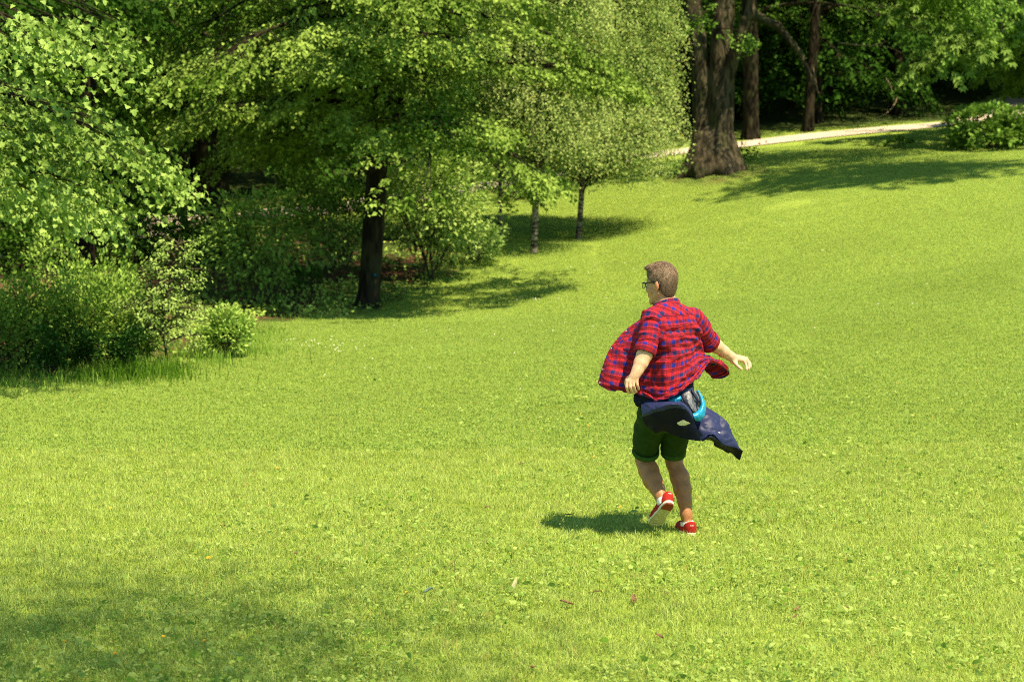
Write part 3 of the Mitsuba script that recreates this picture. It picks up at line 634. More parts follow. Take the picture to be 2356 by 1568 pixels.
for i, (x, y, d, rx, rz, lab) in enumerate(((60, 600, 43, 1.5, .75, 'dark undergrowth shrub under the maple boughs, farthest left'), (230, 585, 45, 1.4, .7, 'dark undergrowth shrub behind the sapling, left of the thin dark stem'), (380, 590, 46, 1.2, .6, 'dark undergrowth shrub behind the top of the sapling'), (480, 600, 46, 1.3, .8, 'dark undergrowth shrub left of the layered dark bush'), (160, 520, 50, 1.6, .9, 'dark undergrowth shrub deep behind the maple boughs'), (980, 470, 58, 2.0, .7, 'dark undergrowth shrub before the far path, behind the sunlit bush'), (1180, 440, 61, 2.2, .6, 'dark undergrowth shrub before the far path, left of the birches'), (1370, 410, 63, 1.8, .5, 'dark undergrowth shrub before the far path, behind the birches'), (730, 520, 55, 1.8, .8, 'dark undergrowth shrub before the far path, left of the leaning trunk'))):
    shrub('undergrowth_shrub', at(x, y, d), rx, rz, 140 + i, lab, n=3000, size=.10, c0=(.03, .09, .007), c1=(.07, .155, .015), group='undergrowth shrubs in the left wood', clumps=40, stems=6, fill=.3)

# sapling
def sapling():
    rng = np.random.default_rng(111)
    b = at(388, 818, 25.2); h = 3.0
    key = 'sapling'
    ax = np.array([b + [0, 0, -.05], b + [-.04, 0, .3], b + [-.08, .03, .75], b + [.02, .03, 1.2], b + [.16, .03, 1.72]])
    scene[key + '__stem'] = ply(tube(smooth_path(ax, 24), np.linspace(.021, .005, 24), 8), 'twig_bark', smooth=True)
    trunk = lambda t: np.array([np.interp(t, ax[:, 2] - b[2], ax[:, k]) for k in range(3)])
    wood, lm, lc = limb_fans(rng, b, None, trunk, .33, 1.62, lambda t: .50 * np.interp(t, [0, .35, 1], [.9, 1, .45]), 44, .6, .35, 11, 9, .050, OVAL, (.11, .20, .03), (.14, .23, .04), lay=.07, twig_len=.15, width=.3, clump=0)
    w = join(wood); scene[key + '__branch'] = ply((w[0], w[1]), 'twig_bark', smooth=True); labels[key + '__branch'] = {'kind': 'stuff'}
    scene[key + '__crown'] = ply(lm, 'leaf', color=lc)
    tag(key, 'slender young tree with airy pale leaves before the left thicket', 'tree')
sapling()

# a tree out of view to the right, its crown shading the lawn before the great tree
b = np.array([19.5, 48.0, 0]); b[2] = zs(b[0], b[1])
linden('lawn_tree', b, 21, .22, 7.8, 12.5, (0, .5), 64, 'tall tree out of view to the right whose crown shades the lawn', None, n_limbs=20, vis=60, twigs=170, per=11, size=.19, c0=GREEN_D, c1=GREEN_M, bark_='grey_bark', azim=(2.5, 3.7), clump=.34, h1=19, drop=path_lit)

# the tree behind the photographer whose bough shades the near corner of the lawn
def shade_tree():
    rng = np.random.default_rng(121)
    b = np.array([9.5, -4.5, 0]); b[2] = zs(b[0], b[1])
    key = 'shade_tree'
    ax = np.array([b + [0, 0, -.2], b + [0, 0, 4], b + [-.3, .3, 9], b + [-.5, .5, 17]])
    scene[key + '__trunk'] = ply(trunk_mesh(ax, [.36, .33, .25, .06], 16, .5, 7), 'grey_bark', smooth=True)
    c = np.array([-2.05, 9.25, .1]) + SUN / SUN[2] * 12.5
    n = 7600
    P = c + rng.normal(0, 1, (n, 3)) * [1.1, 1.25, 1.1]
    bough = np.array([b + [-.3, .3, 9], (b + [-.3, .3, 9]) * .5 + c * .5 + [0, 0, 1.2], c])
    lm, lc = leaves(P, rng.normal(0, 1, (n, 3)), rng.normal(0, .5, (n, 3)) + [0, 0, 1], rng.uniform(.07, .11, n), OVAL, leaf_cols(rng, n, GREEN_D, GREEN_M, P))
    wood, lm2, lc2 = limb_fans(rng, b, None, lambda h: b + [-.3, .3, h], 9, 17, lambda t: 4.0, 22, .2, .3, 40, 8, .22, OVAL, GREEN_D, GREEN_M, azim=(-2.2, .9), twig_len=.7, lay=.3)
    scene[key + '__branch'] = ply(join([tube(smooth_path(bough, 12), np.linspace(.12, .03, 12), 7), *wood]), 'grey_bark', smooth=True); labels[key + '__branch'] = {'kind': 'stuff'}
    v, f = join([lm, lm2]); scene[key + '__crown'] = ply((v, f), 'leaf', color=np.vstack([lc, lc2]))
    tag(key, 'tree out of view whose bough shades the near left corner of the lawn', 'tree')
shade_tree()

# ------------------------------------------------------------------ grass, weeds, flowers, fallen leaves
def grass_patch(seed, side, n, h, w, segs, c0, c1, lean=(.35, 1.1), straw=.05, var=(.8, 1.2), tone=1.0):
    rng = np.random.default_rng(seed)
    x = rng.uniform(-side / 2, side / 2, (n, 2))
    clump = nfbm(np.c_[x * 9, np.zeros(n)], 2, seed)
    ht = h * rng.uniform(.5, 1.35, n) * (.45 + 1.1 * clump)
    az = rng.uniform(0, 2 * np.pi, n); le = rng.uniform(*lean, n)
    d = np.c_[np.cos(az), np.sin(az), 0 * az]; s = np.c_[-np.sin(az + rng.normal(0, .4, n)), np.cos(az), 0 * az]
    o = np.c_[x, np.full(n, -.006)]
    ww = (w * rng.uniform(.6, 1.3, n))[:, None]
    ts = np.linspace(0, 1, segs + 1)
    V = []
    for t in ts[:-1]:
        p = o + d * (ht * le * t ** 1.7)[:, None] + np.array([0, 0, 1]) * (ht * (t - .32 * le * t ** 2))[:, None]
        k = .5 * ww * (1 - .55 * t)
        V += [p - s * k, p + s * k]
    V.append(o + d * (ht * le)[:, None] + np.array([0, 0, 1]) * (ht * (1 - .32 * le))[:, None])
    m = len(V)
    v = np.stack(V, 1).reshape(-1, 3)
    fs = []
    for q in range(segs - 1):
        fs += [[2 * q, 2 * q + 1, 2 * q + 3], [2 * q, 2 * q + 3, 2 * q + 2]]
    fs.append([2 * segs - 2, 2 * segs - 1, 2 * segs])
    f = (np.array(fs)[None] + (np.arange(n) * m)[:, None, None]).reshape(-1, 3)
    t = np.clip(.5 + (clump - .5) * 1.2 + rng.normal(0, .3, n), 0, 1)[:, None]
    c = (np.array(c0) * (1 - t) + np.array(c1) * t) * rng.uniform(*var, (n, 1)) * tone
    c = np.where(rng.random((n, 1)) < straw, [[.50, .43, .14]], c)
    return (v, f), np.repeat(c, m, 0)

LAWN0, LAWN1 = (.275, .40, .055), (.535, .67, .185)
LEVELS = [('near', 1.0, 7000, .050, .0040, 2, 7.0, 17.0), ('middle', 2.0, 15000, .036, .0075, 2, 17.0, 35.0), ('far', 2.0, 5600, .042, .014, 1, 35.0, 85.0)]
count = 0
for name, side, n, h, w, segs, y0, y1 in LEVELS:
    for v in range(5):
        mesh, col = grass_patch(200 + v + len(name), side, n, h, w, segs, *((LAWN0, LAWN1) if name == 'near' else ((.285, .415, .075), (.37, .515, .122))), var=(.62, 1.3) if name == 'near' else (.92, 1.08), tone=(.945, .975, 1.0, 1.025, 1.055)[v], lean=(.35, 1.1) if name == 'near' else (.55, 1.35), straw=.05 if name == 'near' else .02)
        scene[f'turf_{name}_{v}'] = {'type': 'shapegroup', 'turf': ply(mesh, 'grass_blade', color=col)}
    rng = np.random.default_rng(5)
    ys = np.arange(y0 + side / 2, y1, side)
    for y in ys:
        half = (y + side) * .262 + 1.6
        for x in np.arange(-math.ceil(half / side) * side, half + side, side) + side / 2:
            if abs(x) > half + side / 2: continue
            tone = (float(nfbm(np.array([x * .16, y * .10, 3.0]), 3, 2)) - .5) * 5 + (1.5 * math.sin((x * .93 - y * .36) * 1.6) if x > 1 and y > 20 else 0) + rng.normal(0, .7)
            k = int(np.clip(round(2 + tone), 0, 4)); r = int(rng.integers(0, 4)); fl = 1 if rng.random() < .5 else -1
            cs = [(x, y), (x - side * .4, y - side * .4), (x + side * .4, y - side * .4), (x - side * .4, y + side * .4), (x + side * .4, y + side * .4)]
            if all(inside(wood_poly, *q) or inside(beyond_poly, *q) or inside(path_poly, *q) for q in cs): continue
            if any(inside(path_poly, *q) for q in cs): continue
            e = side / 2
            zc = zs(np.array([x - e, x + e, x, x]), np.array([y, y, y - e, y + e]))
            gx, gy = (zc[1] - zc[0]) / side, (zc[3] - zc[2]) / side
            c_, s_ = [(1, 0), (0, 1), (-1, 0), (0, -1)][r]
            M = np.array([[c_ * fl, -s_, 0, x], [s_ * fl, c_, 0, y], [0, 0, 1, float(zc.mean()) + (.0 if side < 2 else .012)], [0, 0, 0, 1.0]])
            Sh = np.eye(4); Sh[2, 0], Sh[2, 1] = gx, gy
            L = np.eye(4); L[:3, 3] = M[:3, 3]; R_ = M.copy(); R_[:3, 3] = 0
            Mx = L @ Sh @ R_
            count += 1
            scene[f'grass__{count:03d}'] = {'type': 'instance', 'shapegroup': {'type': 'ref', 'id': f'turf_{name}_{k}'}, 'to_world': T(Mx.tolist())}
tag('grass', 'short sunlit lawn grass covering the meadow', 'grass', kind='stuff')

# broad leaved weeds in the near turf
def weeds():
    rng = np.random.default_rng(301)
    P, A, N, S, C = [], [], [], [], []
    n = 80000
    y = 7.6 + (24 - 7.6) * rng.random(n) ** 1.9; x = (rng.random(n) * 2 - 1) * (y * .262 + .8)
    dens = nfbm(np.c_[x * 1.1, y * .8, x * 0], 3, 4)
    keep = (rng.random(n) < np.clip((dens - .42) * 5.5, .05, 1) * (.40 + .60 * np.clip((x + 2.6) / 2.5, 0, 1))) & ~inside(wood_poly, x, y)
    x, y = x[keep], y[keep]; n = len(x)
    big = rng.random(n) < .13
    size = np.where(big, rng.uniform(.030, .056, n), rng.uniform(.012, .028, n))
    P = np.c_[x, y, zs(x, y) + rng.uniform(.022, .050, n)]
    az = rng.uniform(0, 2 * np.pi, n)
    A = np.c_[np.cos(az), np.sin(az), rng.uniform(-.1, .7, n)]; N = np.array([0, -.15, 1.0]) + rng.normal(0, .55, (n, 3))
    t = rng.random((n, 1)); c = np.array([.17, .33, .04]) * (1 - t) + np.array([.50, .64, .18]) * t
    wide = (OVAL[0] * [1, 1.15, 1.8], OVAL[1])
    m, col = leaves(P, A, N, size, wide, c)
    scene['lawn_weeds'] = ply(m, 'grass_blade', color=col); tag('lawn_weeds', 'broad leaved weeds and clover scattered through the lawn', 'weeds', kind='stuff')
weeds()

def tall_grass():
    rng = np.random.default_rng(302)
    E = densify(np.array(_edge), .25)
    E = E[(E[:, 0] > -11)]
    n = 26000
    k = rng.integers(0, len(E), n)
    d = np.hypot(*E[k].T)
    off = rng.normal(0, 1, (n, 2)) * [.4, .62] + [-.05, .22]
    x, y = E[k, 0] + off[:, 0], E[k, 1] + off[:, 1]
    left = np.clip((34 - y) / 8, .12, 1)
    keep = rng.random(n) < left * np.clip((nfbm(np.c_[x * .9, y * .9, x * 0], 2, 3) - .32) * 4, .08, 1)
    x, y, left = x[keep], y[keep], left[keep]; n = len(x)
    h = rng.uniform(.08, .28, n) * (.45 + .55 * left) * (.6 + .8 * nfbm(np.c_[x * 1.3, y * 1.3, x * 0], 2, 8))
    az = rng.uniform(0, 2 * np.pi, n); le = rng.uniform(.1, .7, n)
    dv = np.c_[np.cos(az), np.sin(az), az * 0]; s = np.c_[-np.sin(az), np.cos(az), az * 0] * .0048
    o = np.c_[x, y, zs(x, y) - .01]
    mid = o + dv * (h * le * .3)[:, None] + np.c_[h * 0, h * 0, h * .6]; tip = o + dv * (h * le)[:, None] + np.c_[h * 0, h * 0, h * .95]
    v = np.stack([o - s, o + s, mid + s * .8, mid - s * .8, tip], 1).reshape(-1, 3)
    f = (np.array([[0, 1, 2], [0, 2, 3], [3, 2, 4]])[None] + (np.arange(n) * 5)[:, None, None]).reshape(-1, 3)
    c = leaf_cols(rng, n, (.06, .15, .01), (.09, .18, .016), o)
    scene['tall_grass'] = ply((v, f), 'grass_blade', color=np.repeat(c, 5, 0)); tag('tall_grass', 'unmown taller grass along the edge of the wood', 'grass', kind='stuff')
tall_grass()

def ground_cover():
    rng = np.random.default_rng(303)
    n = 60000
    x = rng.uniform(-14, 6, n); y = rng.uniform(24, 58, n)
    m = inside(wood_poly, x, y) & (rng.random(n) < np.clip((nfbm(np.c_[x * .5, y * .5, x * 0], 3, 6) - .42) * 4, .03, 1))
    x, y = x[m], y[m]; n = len(x)
    P = np.c_[x, y, zs(x, y) + rng.uniform(.02, .20, n)]
    ml, col = leaves(P, rng.normal(0, 1, (n, 3)), np.array([0, -.2, 1.0]) + rng.normal(0, .4, (n, 3)), rng.uniform(.05, .11, n), KITE, leaf_cols(rng, n, (.05, .12, .01), (.16, .27, .03), P))
    scene['ground_cover'] = ply(ml, 'leaf', color=col); tag('ground_cover', 'low green ground cover under the trees', 'ground cover', kind='stuff')
ground_cover()

scene['white_petal'] = {'type': 'twosided', 'bsdf': {'type': 'principled', 'base_color': rgb(.78, .77, .70), 'roughness': .7}}
scene['yellow_petal'] = {'type': 'twosided', 'bsdf': {'type': 'principled', 'base_color': rgb(.75, .42, .015), 'roughness': .7}}
scene['green_stem'] = {'type': 'principled', 'base_color': rgb(.22, .27, .07), 'roughness': .6}
scene['brown_leaf'] = {'type': 'twosided', 'bsdf': {'type': 'principled', 'base_color': proc(lambda p, n, uv: mix((.11, .052, .026), (.21, .115, .055), tfbm(p.x * 90, p.y * 90, p.z * 90, 2))), 'roughness': .7}}
scene['pale_leaf'] = {'type': 'twosided', 'bsdf': {'type': 'principled', 'base_color': rgb(.62, .60, .30), 'roughness': .5}}
scene['blue_leaf'] = {'type': 'twosided', 'bsdf': {'type': 'principled', 'base_color': rgb(.16, .25, .20), 'roughness': .35}}

def daisies():
    rng = np.random.default_rng(304)
    spots = [(765, 800, 60, 20, 26), (1215, 690, 45, 10, 10), (1190, 530, 60, 12, 16), (1010, 612, 20, 6, 12), (700, 790, 40, 10, 10), (1350, 640, 300, 60, 14), (1700, 560, 300, 90, 12), (1050, 760, 300, 60, 12), (900, 850, 350, 60, 8), (1250, 780, 200, 60, 6), (560, 790, 30, 14, 10), (2000, 640, 260, 120, 10)]
    parts = []
    for x, y, sx, sy, n in spots:
        for q in range(n):
            px, py = x + rng.normal(0, sx * .5), y + rng.normal(0, sy * .5)
            g = G(px, py)
            if inside(wood_poly, g[0], g[1]): continue
            g[2] = zs(g[0], g[1]) + rng.uniform(.035, .055)
            a = np.arange(7) * 2 * np.pi / 7; r = rng.uniform(.007, .011) * (1 + .25 * (g[1] > 35))
            tilt = unit(np.array([rng.normal(0, .3), -.35, 1.0])); A = unit(np.cross(tilt, [0, 1, 0])); B_ = np.cross(tilt, A)
            parts.append((np.vstack([g + r * (np.cos(a)[:, None] * A + np.sin(a)[:, None] * B_) + tilt * .003, g]), np.stack([np.arange(7), (np.arange(7) + 1) % 7, np.full(7, 7)], 1)))
    scene['daisies'] = ply(join(parts), 'white_petal'); tag('daisies', 'small white daisies dotted over the lawn', 'flowers', kind='stuff')
daisies()

def yellow_flower(x, y, hgt, r, label, group='yellow flowers in the turf'):
    rng = np.random.default_rng(int(x * 7 + y))
    key = numbered('yellow_flower')
    g = G(x, y); g[2] = zs(g[0], g[1])
    top = g + [rng.normal(0, .01), -.006, hgt]
    parts = []
    tilt = unit(np.array([rng.normal(0, .25), -.45, 1.0])); A = unit(np.cross(tilt, [0, 1, 0])); B_ = np.cross(tilt, A)
    for ring, (k, rr, z) in enumerate(((14, 1, 0), (11, .72, .3), (8, .42, .5))):
        for q in range(k):
            a = 2 * np.pi * (q + .5 * ring) / k; d = np.cos(a) * A + np.sin(a) * B_; s = -np.sin(a) * A + np.cos(a) * B_
            o = top + tilt * r * .25 * z
            parts.append((np.array([o, o + d * r * rr * .6 + s * r * .16 + tilt * r * .2, o + d * r * rr + tilt * r * .12, o + d * r * rr * .6 - s * r * .16 + tilt * r * .2]), np.array([[0, 1, 2], [0, 2, 3]])))
    scene[key + '__flower_head'] = ply(join(parts), 'yellow_petal')
    scene[key + '__stem'] = ply(tube(smooth_path([g, g * .5 + top * .5 + [.004, 0, 0], top], 6), [.0022] * 6, 6), 'green_stem', smooth=True)
    tag(key, label, 'flower', group)
for x, y, h, r, lab in ((481, 1312, .075, .017, 'yellow dandelion on a tall bare stem in the lower left lawn'), (258, 1180, .04, .014, 'yellow flower low in the turf at the left, above the dandelion'), (153, 1490, .04, .011, 'yellow flower in the shaded bottom left corner, leftmost'), (273, 1522, .04, .012, 'yellow flower closest to the bottom edge at the left'),
                        (379, 1480, .04, .010, 'yellow flower in the shaded corner, left of a matching one'), (470, 1493, .04, .011, 'yellow flower right of its match in the bottom left shade'), (640, 1088, .04, .012, 'yellow flower in the open lawn left of the middle'), (967, 950, .04, .013, 'yellow flower far out in the lawn left of the man'),
                        (1368, 1062, .04, .012, 'yellow flower left of the man at the height of his calves'), (1424, 1180, .04, .015, 'yellow flower at the edge of the man\'s shadow'), (1338, 960, .04, .010, 'tiny yellow flower left of the man at jacket height'), (1353, 988, .04, .010, 'tiny yellow flower left of the man, just under another'), (1706, 858, .04, .014, 'yellow flower just below the man\'s right hand'),
                        (935, 1376, .03, .009, 'tiny yellow flower by the bluish fallen leaf')):
    yellow_flower(x, y, h, r, lab)

def fallen_leaf(x, y, L, W, label, mat='brown_leaf', az=None, tilt=.3, curl=.5, name='fallen_leaf', group='brown fallen leaves on the lawn', lift=.03):
    rng = np.random.default_rng(int(x * 3 + y * 11))
    key = numbered(name)
    g = G(x, y); g[2] = zs(g[0], g[1]) + lift
    az = rng.uniform(0, 2 * np.pi) if az is None else az
    d = np.array([math.cos(az), math.sin(az), tilt * .5]); d = unit(d); s = unit(np.cross([0, 0, 1], d)); u = np.cross(d, s)
    t = np.linspace(0, 1, 9); k = np.linspace(-1, 1, 5)
    hw = W * np.sin(np.pi * np.clip(t * .94 + .03, 0, 1)) ** .7
    P = g + ((t - .5) * L)[:, None, None] * d + (hw[:, None] * k)[..., None] * s + (curl * W * (np.abs(k)[None] ** 2 * .9 + .4 * np.sin(t * 5 + rng.random() * 6)[:, None]))[..., None] * u
    mesh, uv = cloth(P, .0008)
    scene[key] = ply(mesh, mat, smooth=True); tag(key, label, 'leaf', group)
for x, y, L, W, lab in ((1304, 1400, .075, .016, 'curled brown leaf in the foreground left of the man\'s feet'), (1369, 1377, .08, .008, 'thin straw brown stalk leaf in the foreground, left of the long brown one'), (1459, 1392, .12, .014, 'longest brown leaf in the foreground, right of the curled one'), (1311, 1194, .06, .010, 'brown leaf in the edge of the man\'s shadow'),
                        (1459, 1226, .06, .012, 'brown leaf just left of the lifted shoe'), (1535, 1380, .05, .010, 'small brown leaf below the planted shoe'), (1517, 1477, .05, .013, 'crumpled brown leaf near the bottom edge'), (1225, 1549, .055, .012, 'brown leaf at the very bottom edge'), (1835, 1416, .07, .012, 'brown leaf right of the man in the foreground, left of another'),
                        (1945, 1412, .05, .012, 'brown leaf farthest right in the foreground'), (1828, 1434, .05, .009, 'brown leaf fragment under its larger neighbour at the right'), (682, 1284, .045, .012, 'reddish leaf in the left middle of the lawn'), (513, 1222, .045, .013, 'reddish leaf in the left lawn, above the dandelion'), (1120, 1178, .04, .012, 'small pale brown leaf left of the man\'s shadow'),
                        (1200, 1078, .05, .010, 'dark bit of leaf left of the man at calf height'), (320, 900, .05, .014, 'orange brown leaf near the thicket')):
    fallen_leaf(x, y, L, W, lab)
fallen_leaf(1184, 1366, .085, .014, 'pale cream leaf standing upright in the foreground turf', 'pale_leaf', az=.9, tilt=3.0, curl=.3, name='pale_leaf_blade', group=None, lift=.05)
fallen_leaf(986, 1380, .055, .022, 'bluish green fallen leaf in the foreground', 'blue_leaf', az=.2, tilt=.5, name='blue_green_leaf', group=None, lift=.045)
def twig_thing():
    g = G(1037, 1330); g[2] = zs(g[0], g[1])
    h = G(1066, 1290)
    parts = [tube(smooth_path([g + [-.05, 0, .01], g + [-.02, .03, .06], g + [.02, .05, .09]], 8), [.0018] * 8, 5), tube(smooth_path([g + [.02, .05, .02], g + [.022, .05, .09], g + [.03, .05, .11]], 6), [.0014] * 6, 5)]
    scene['twig'] = ply(join(parts), 'brown_leaf', smooth=True); tag('twig', 'thin dark bent twig standing in the foreground grass', 'twig')
twig_thing()

# ------------------------------------------------------------------ the person
def K(x, y, dy=0.0):
    """joint position: x, y in the 1792-pixel enlargement of the figure, dy metres behind the figure's own distance"""
    return at_depth((2300 + x * .44643) / 4, (1000 + y * .44643) / 4, PERSON_Y + dy)

def Ks(*pts):
    return np.array([K(*p) for p in pts])

PX = 1 / 1407.0

scene['skin'] = {'type': 'principled', 'base_color': {'type': 'mesh_attribute', 'name': 'vertex_color'}, 'roughness': .48, 'specular': .45, 'sheen': .15}
def plaid(p, n, uv):
    u, v = uv.x / .069, uv.y / .069
    fu, fv = u - dr.floor(u), v - dr.floor(v)
    odd_u = cell_rand(dr.floor(u) - 2 * dr.floor(u * .5), 7, 1); odd_v = dr.floor(v) - 2 * dr.floor(v * .5)
    bu = smoothstep(.02, .08, fu) * (1 - smoothstep(.40, .46, fu))
    bv = smoothstep(.02, .08, fv) * (1 - smoothstep(.36, .42, fv))
    def line(f, c, w): return 1 - smoothstep(w * .6, w, dr.abs(f - c))
    lu = dr.maximum(line(fu, .60, .035), dr.maximum(line(fu, .71, .035), line(fu, .91, .02)))
    lv = dr.maximum(line(fv, .58, .05), dr.maximum(line(fv, .72, .05), line(fv, .50, .015)))
    alt = dr.floor(v) - 2 * dr.floor(v * .5)
    red = mi.Color3f(.50, .021, .030)
    wine = mi.Color3f(.15, .018, .075)
    navy = mix((.024, .026, .27), (.016, .03, .13), alt)
    dark = mi.Color3f(.045, .006, .012)
    c = mix(red, wine, dr.maximum(bu * .62, bv * .85))
    c = mix(c, navy, bu * bv)
    c = mix(c, dark, dr.maximum(lu * .45, lv * .82) * (1 - .6 * bu * bv))
    thread = tnoise(uv.x * 1800, uv.y * 500) * .5 + tnoise(uv.x * 500, uv.y * 1800) * .5
    return c * (.8 + .4 * thread)
scene['plaid_flannel'] = {'type': 'twosided', 'bsdf': {'type': 'principled', 'base_color': proc(plaid), 'roughness': .85, 'specular': .15, 'sheen': .4}}
scene['shirt_lining'] = {'type': 'twosided', 'bsdf': {'type': 'principled', 'base_color': rgb(.09, .045, .16), 'roughness': .8, 'specular': .2}}
scene['hair_strand'] = {'type': 'twosided', 'bsdf': {'type': 'principled', 'base_color': {'type': 'mesh_attribute', 'name': 'vertex_color'}, 'roughness': .6, 'specular': .35}}
scene['hair_base'] = {'type': 'principled', 'base_color': proc(lambda p, n, uv: mix((.045, .028, .016), (.12, .078, .045), tnoise(p.x * 420, p.y * 420, p.z * 160))), 'roughness': .6}
scene['black_plastic'] = {'type': 'principled', 'base_color': rgb(.008, .008, .009), 'roughness': .25, 'specular': .5}
scene['spectacle_glass'] = {'type': 'thindielectric'}
scene['navy_knit'] = {'type': 'twosided', 'bsdf': {'type': 'principled', 'base_color': rgb(.010, .012, .024), 'roughness': .9, 'specular': .2}}
scene['navy_nylon'] = {'type': 'twosided', 'bsdf': {'type': 'bumpmap', 'scale': 1.0, 'tex': proc(lambda p, n, uv: .0009 * tfbm(uv.x * 30, uv.y * 30, 3.0, 2) + .0003 * tnoise(uv.x * 160, uv.y * 120)),
    'bsdf': {'type': 'principled', 'base_color': rgb(.020, .029, .098), 'roughness': .5, 'specular': .3}}}
scene['painted_shade_nylon'] = {'type': 'twosided', 'bsdf': {'type': 'principled', 'base_color': rgb(.004, .006, .022), 'roughness': .6, 'specular': .15}}  # jacket navy taken near black: the underside's shade painted into the colour
scene['cyan_nylon'] = {'type': 'twosided', 'bsdf': {'type': 'bumpmap', 'scale': 1.0, 'tex': proc(lambda p, n, uv: .003 * tfbm(uv.x * 60, uv.y * 60, 1.0, 3)),
    'bsdf': {'type': 'principled', 'base_color': rgb(.010, .29, .54), 'roughness': .4, 'specular': .4}}}
def mesh_lining(p, n, uv):
    s = tfbm(uv.x * 75, uv.y * 16, 2.0, 3)
    hole = cell_rand(dr.floor(uv.x * 420), dr.floor(uv.y * 420))
    return mix((.020, .028, .055), (.26, .28, .31), smoothstep(.45, .75, s) * (.5 + .5 * hole))
scene['mesh_lining'] = {'type': 'twosided', 'bsdf': {'type': 'principled', 'base_color': proc(mesh_lining), 'roughness': .4, 'specular': .4}}
def denim(p, n, uv):
    return mix((.010, .030, .004), (.023, .058, .008), tfbm(p.x * 60, p.y * 60, p.z * 25, 4)) * (.75 + .5 * tnoise(p.x * 700, p.y * 700, p.z * 300))
scene['green_cotton'] = {'type': 'twosided', 'bsdf': {'type': 'bumpmap', 'scale': 1.0, 'tex': proc(lambda p, n, uv: .006 * tfbm(p.x * 18, p.y * 18, p.z * 30, 3)),
    'bsdf': {'type': 'principled', 'base_color': proc(denim), 'roughness': .85, 'specular': .2, 'sheen': .2}}}
scene['green_cotton_inside'] = {'type': 'twosided', 'bsdf': {'type': 'principled', 'base_color': proc(lambda p, n, uv: denim(p, n, uv) * 1.9), 'roughness': .85, 'specular': .2}}
scene['red_suede'] = {'type': 'twosided', 'bsdf': {'type': 'principled', 'base_color': proc(lambda p, n, uv: mix((.30, .014, .012), (.44, .026, .018), tfbm(p.x * 120, p.y * 120, p.z * 120, 3))), 'roughness': .8, 'specular': .2, 'sheen': .5}}
scene['red_rubber'] = {'type': 'principled', 'base_color': rgb(.22, .012, .012), 'roughness': .5}
scene['cream_rubber'] = {'type': 'principled', 'base_color': proc(lambda p, n, uv: mix((.66, .62, .48), (.80, .77, .66), tfbm(p.x * 60, p.y * 60, p.z * 60, 2))), 'roughness': .6}
scene['tan_rubber'] = {'type': 'principled', 'base_color': proc(lambda p, n, uv: mix((.36, .32, .14), (.46, .42, .20), tfbm(p.x * 90, p.y * 90, p.z * 90, 2))), 'roughness': .6}
scene['white_print'] = {'type': 'principled', 'base_color': rgb(.8, .8, .78), 'roughness': .5}
scene['white_sock'] = {'type': 'principled', 'base_color': rgb(.74, .76, .8), 'roughness': .9}
scene['paper_label'] = {'type': 'twosided', 'bsdf': {'type': 'principled', 'base_color': proc(lambda p, n, uv: mix((.74, .70, .52), (.55, .5, .33), smoothstep(.45, .7, tfbm(p.x * 140, p.y * 140, p.z * 140, 2)))), 'roughness': .5}}
scene['metal_snap'] = {'type': 'roughconductor', 'material': 'Al', 'alpha': .25}

# frames of the head and the torso
HC = K(776, 303)
HY = math.radians(57)
HF = unit([-math.sin(HY), math.cos(HY), -.05]); HL = unit(np.cross([0, 0, 1], HF)); HU = np.cross(HF, HL)
HA = np.array([HF, HL, HU])
def H(f, l, u): return HC + f * HF + l * HL + u * HU
TY = math.radians(40)
TF = np.array([-math.sin(TY), math.cos(TY), 0]); TL = np.array([-math.cos(TY), -math.sin(TY), 0]); TU = np.array([0, 0, 1.0])
TA = np.array([TF, TL, TU])

# limbs
L_SH, L_EL, L_WR = K(672, 600, -.13), K(640, 880, -.235), K(543, 1108, -.30)
R_SH, R_EL, R_WR = K(1060, 605, .12), K(1196, 805, .27), K(1400, 950, .38)
L_HIP, L_KN, L_AN = K(715, 1440, -.02), K(612, 1868, .22), K(779, 2235, -.045)
R_HIP, R_KN, R_AN = K(905, 1460, .06), K(884, 1885, .24), K(1003, 2425, .085)
pelvis, waist, chest, neck = K(815, 1390, .02), K(880, 1200, .0), K(862, 760, .0), K(815, 520, .0)

def shoe_frame(heel, fwd, up):
    f = unit(fwd); u = unit(np.asarray(up) - f * np.dot(up, f)); s = np.cross(f, u)
    return lambda a, b, c: heel + f * a + s * b + u * c
SHOE_R = (K(1046, 2570, .0), [-.20, .975, .02], [0, 0, 1])
SHOE_L = (K(856, 2272, -.135), [-.36, .70, -.617], [0, .66, .75])
MR, ML = shoe_frame(*SHOE_R), shoe_frame(*SHOE_L)

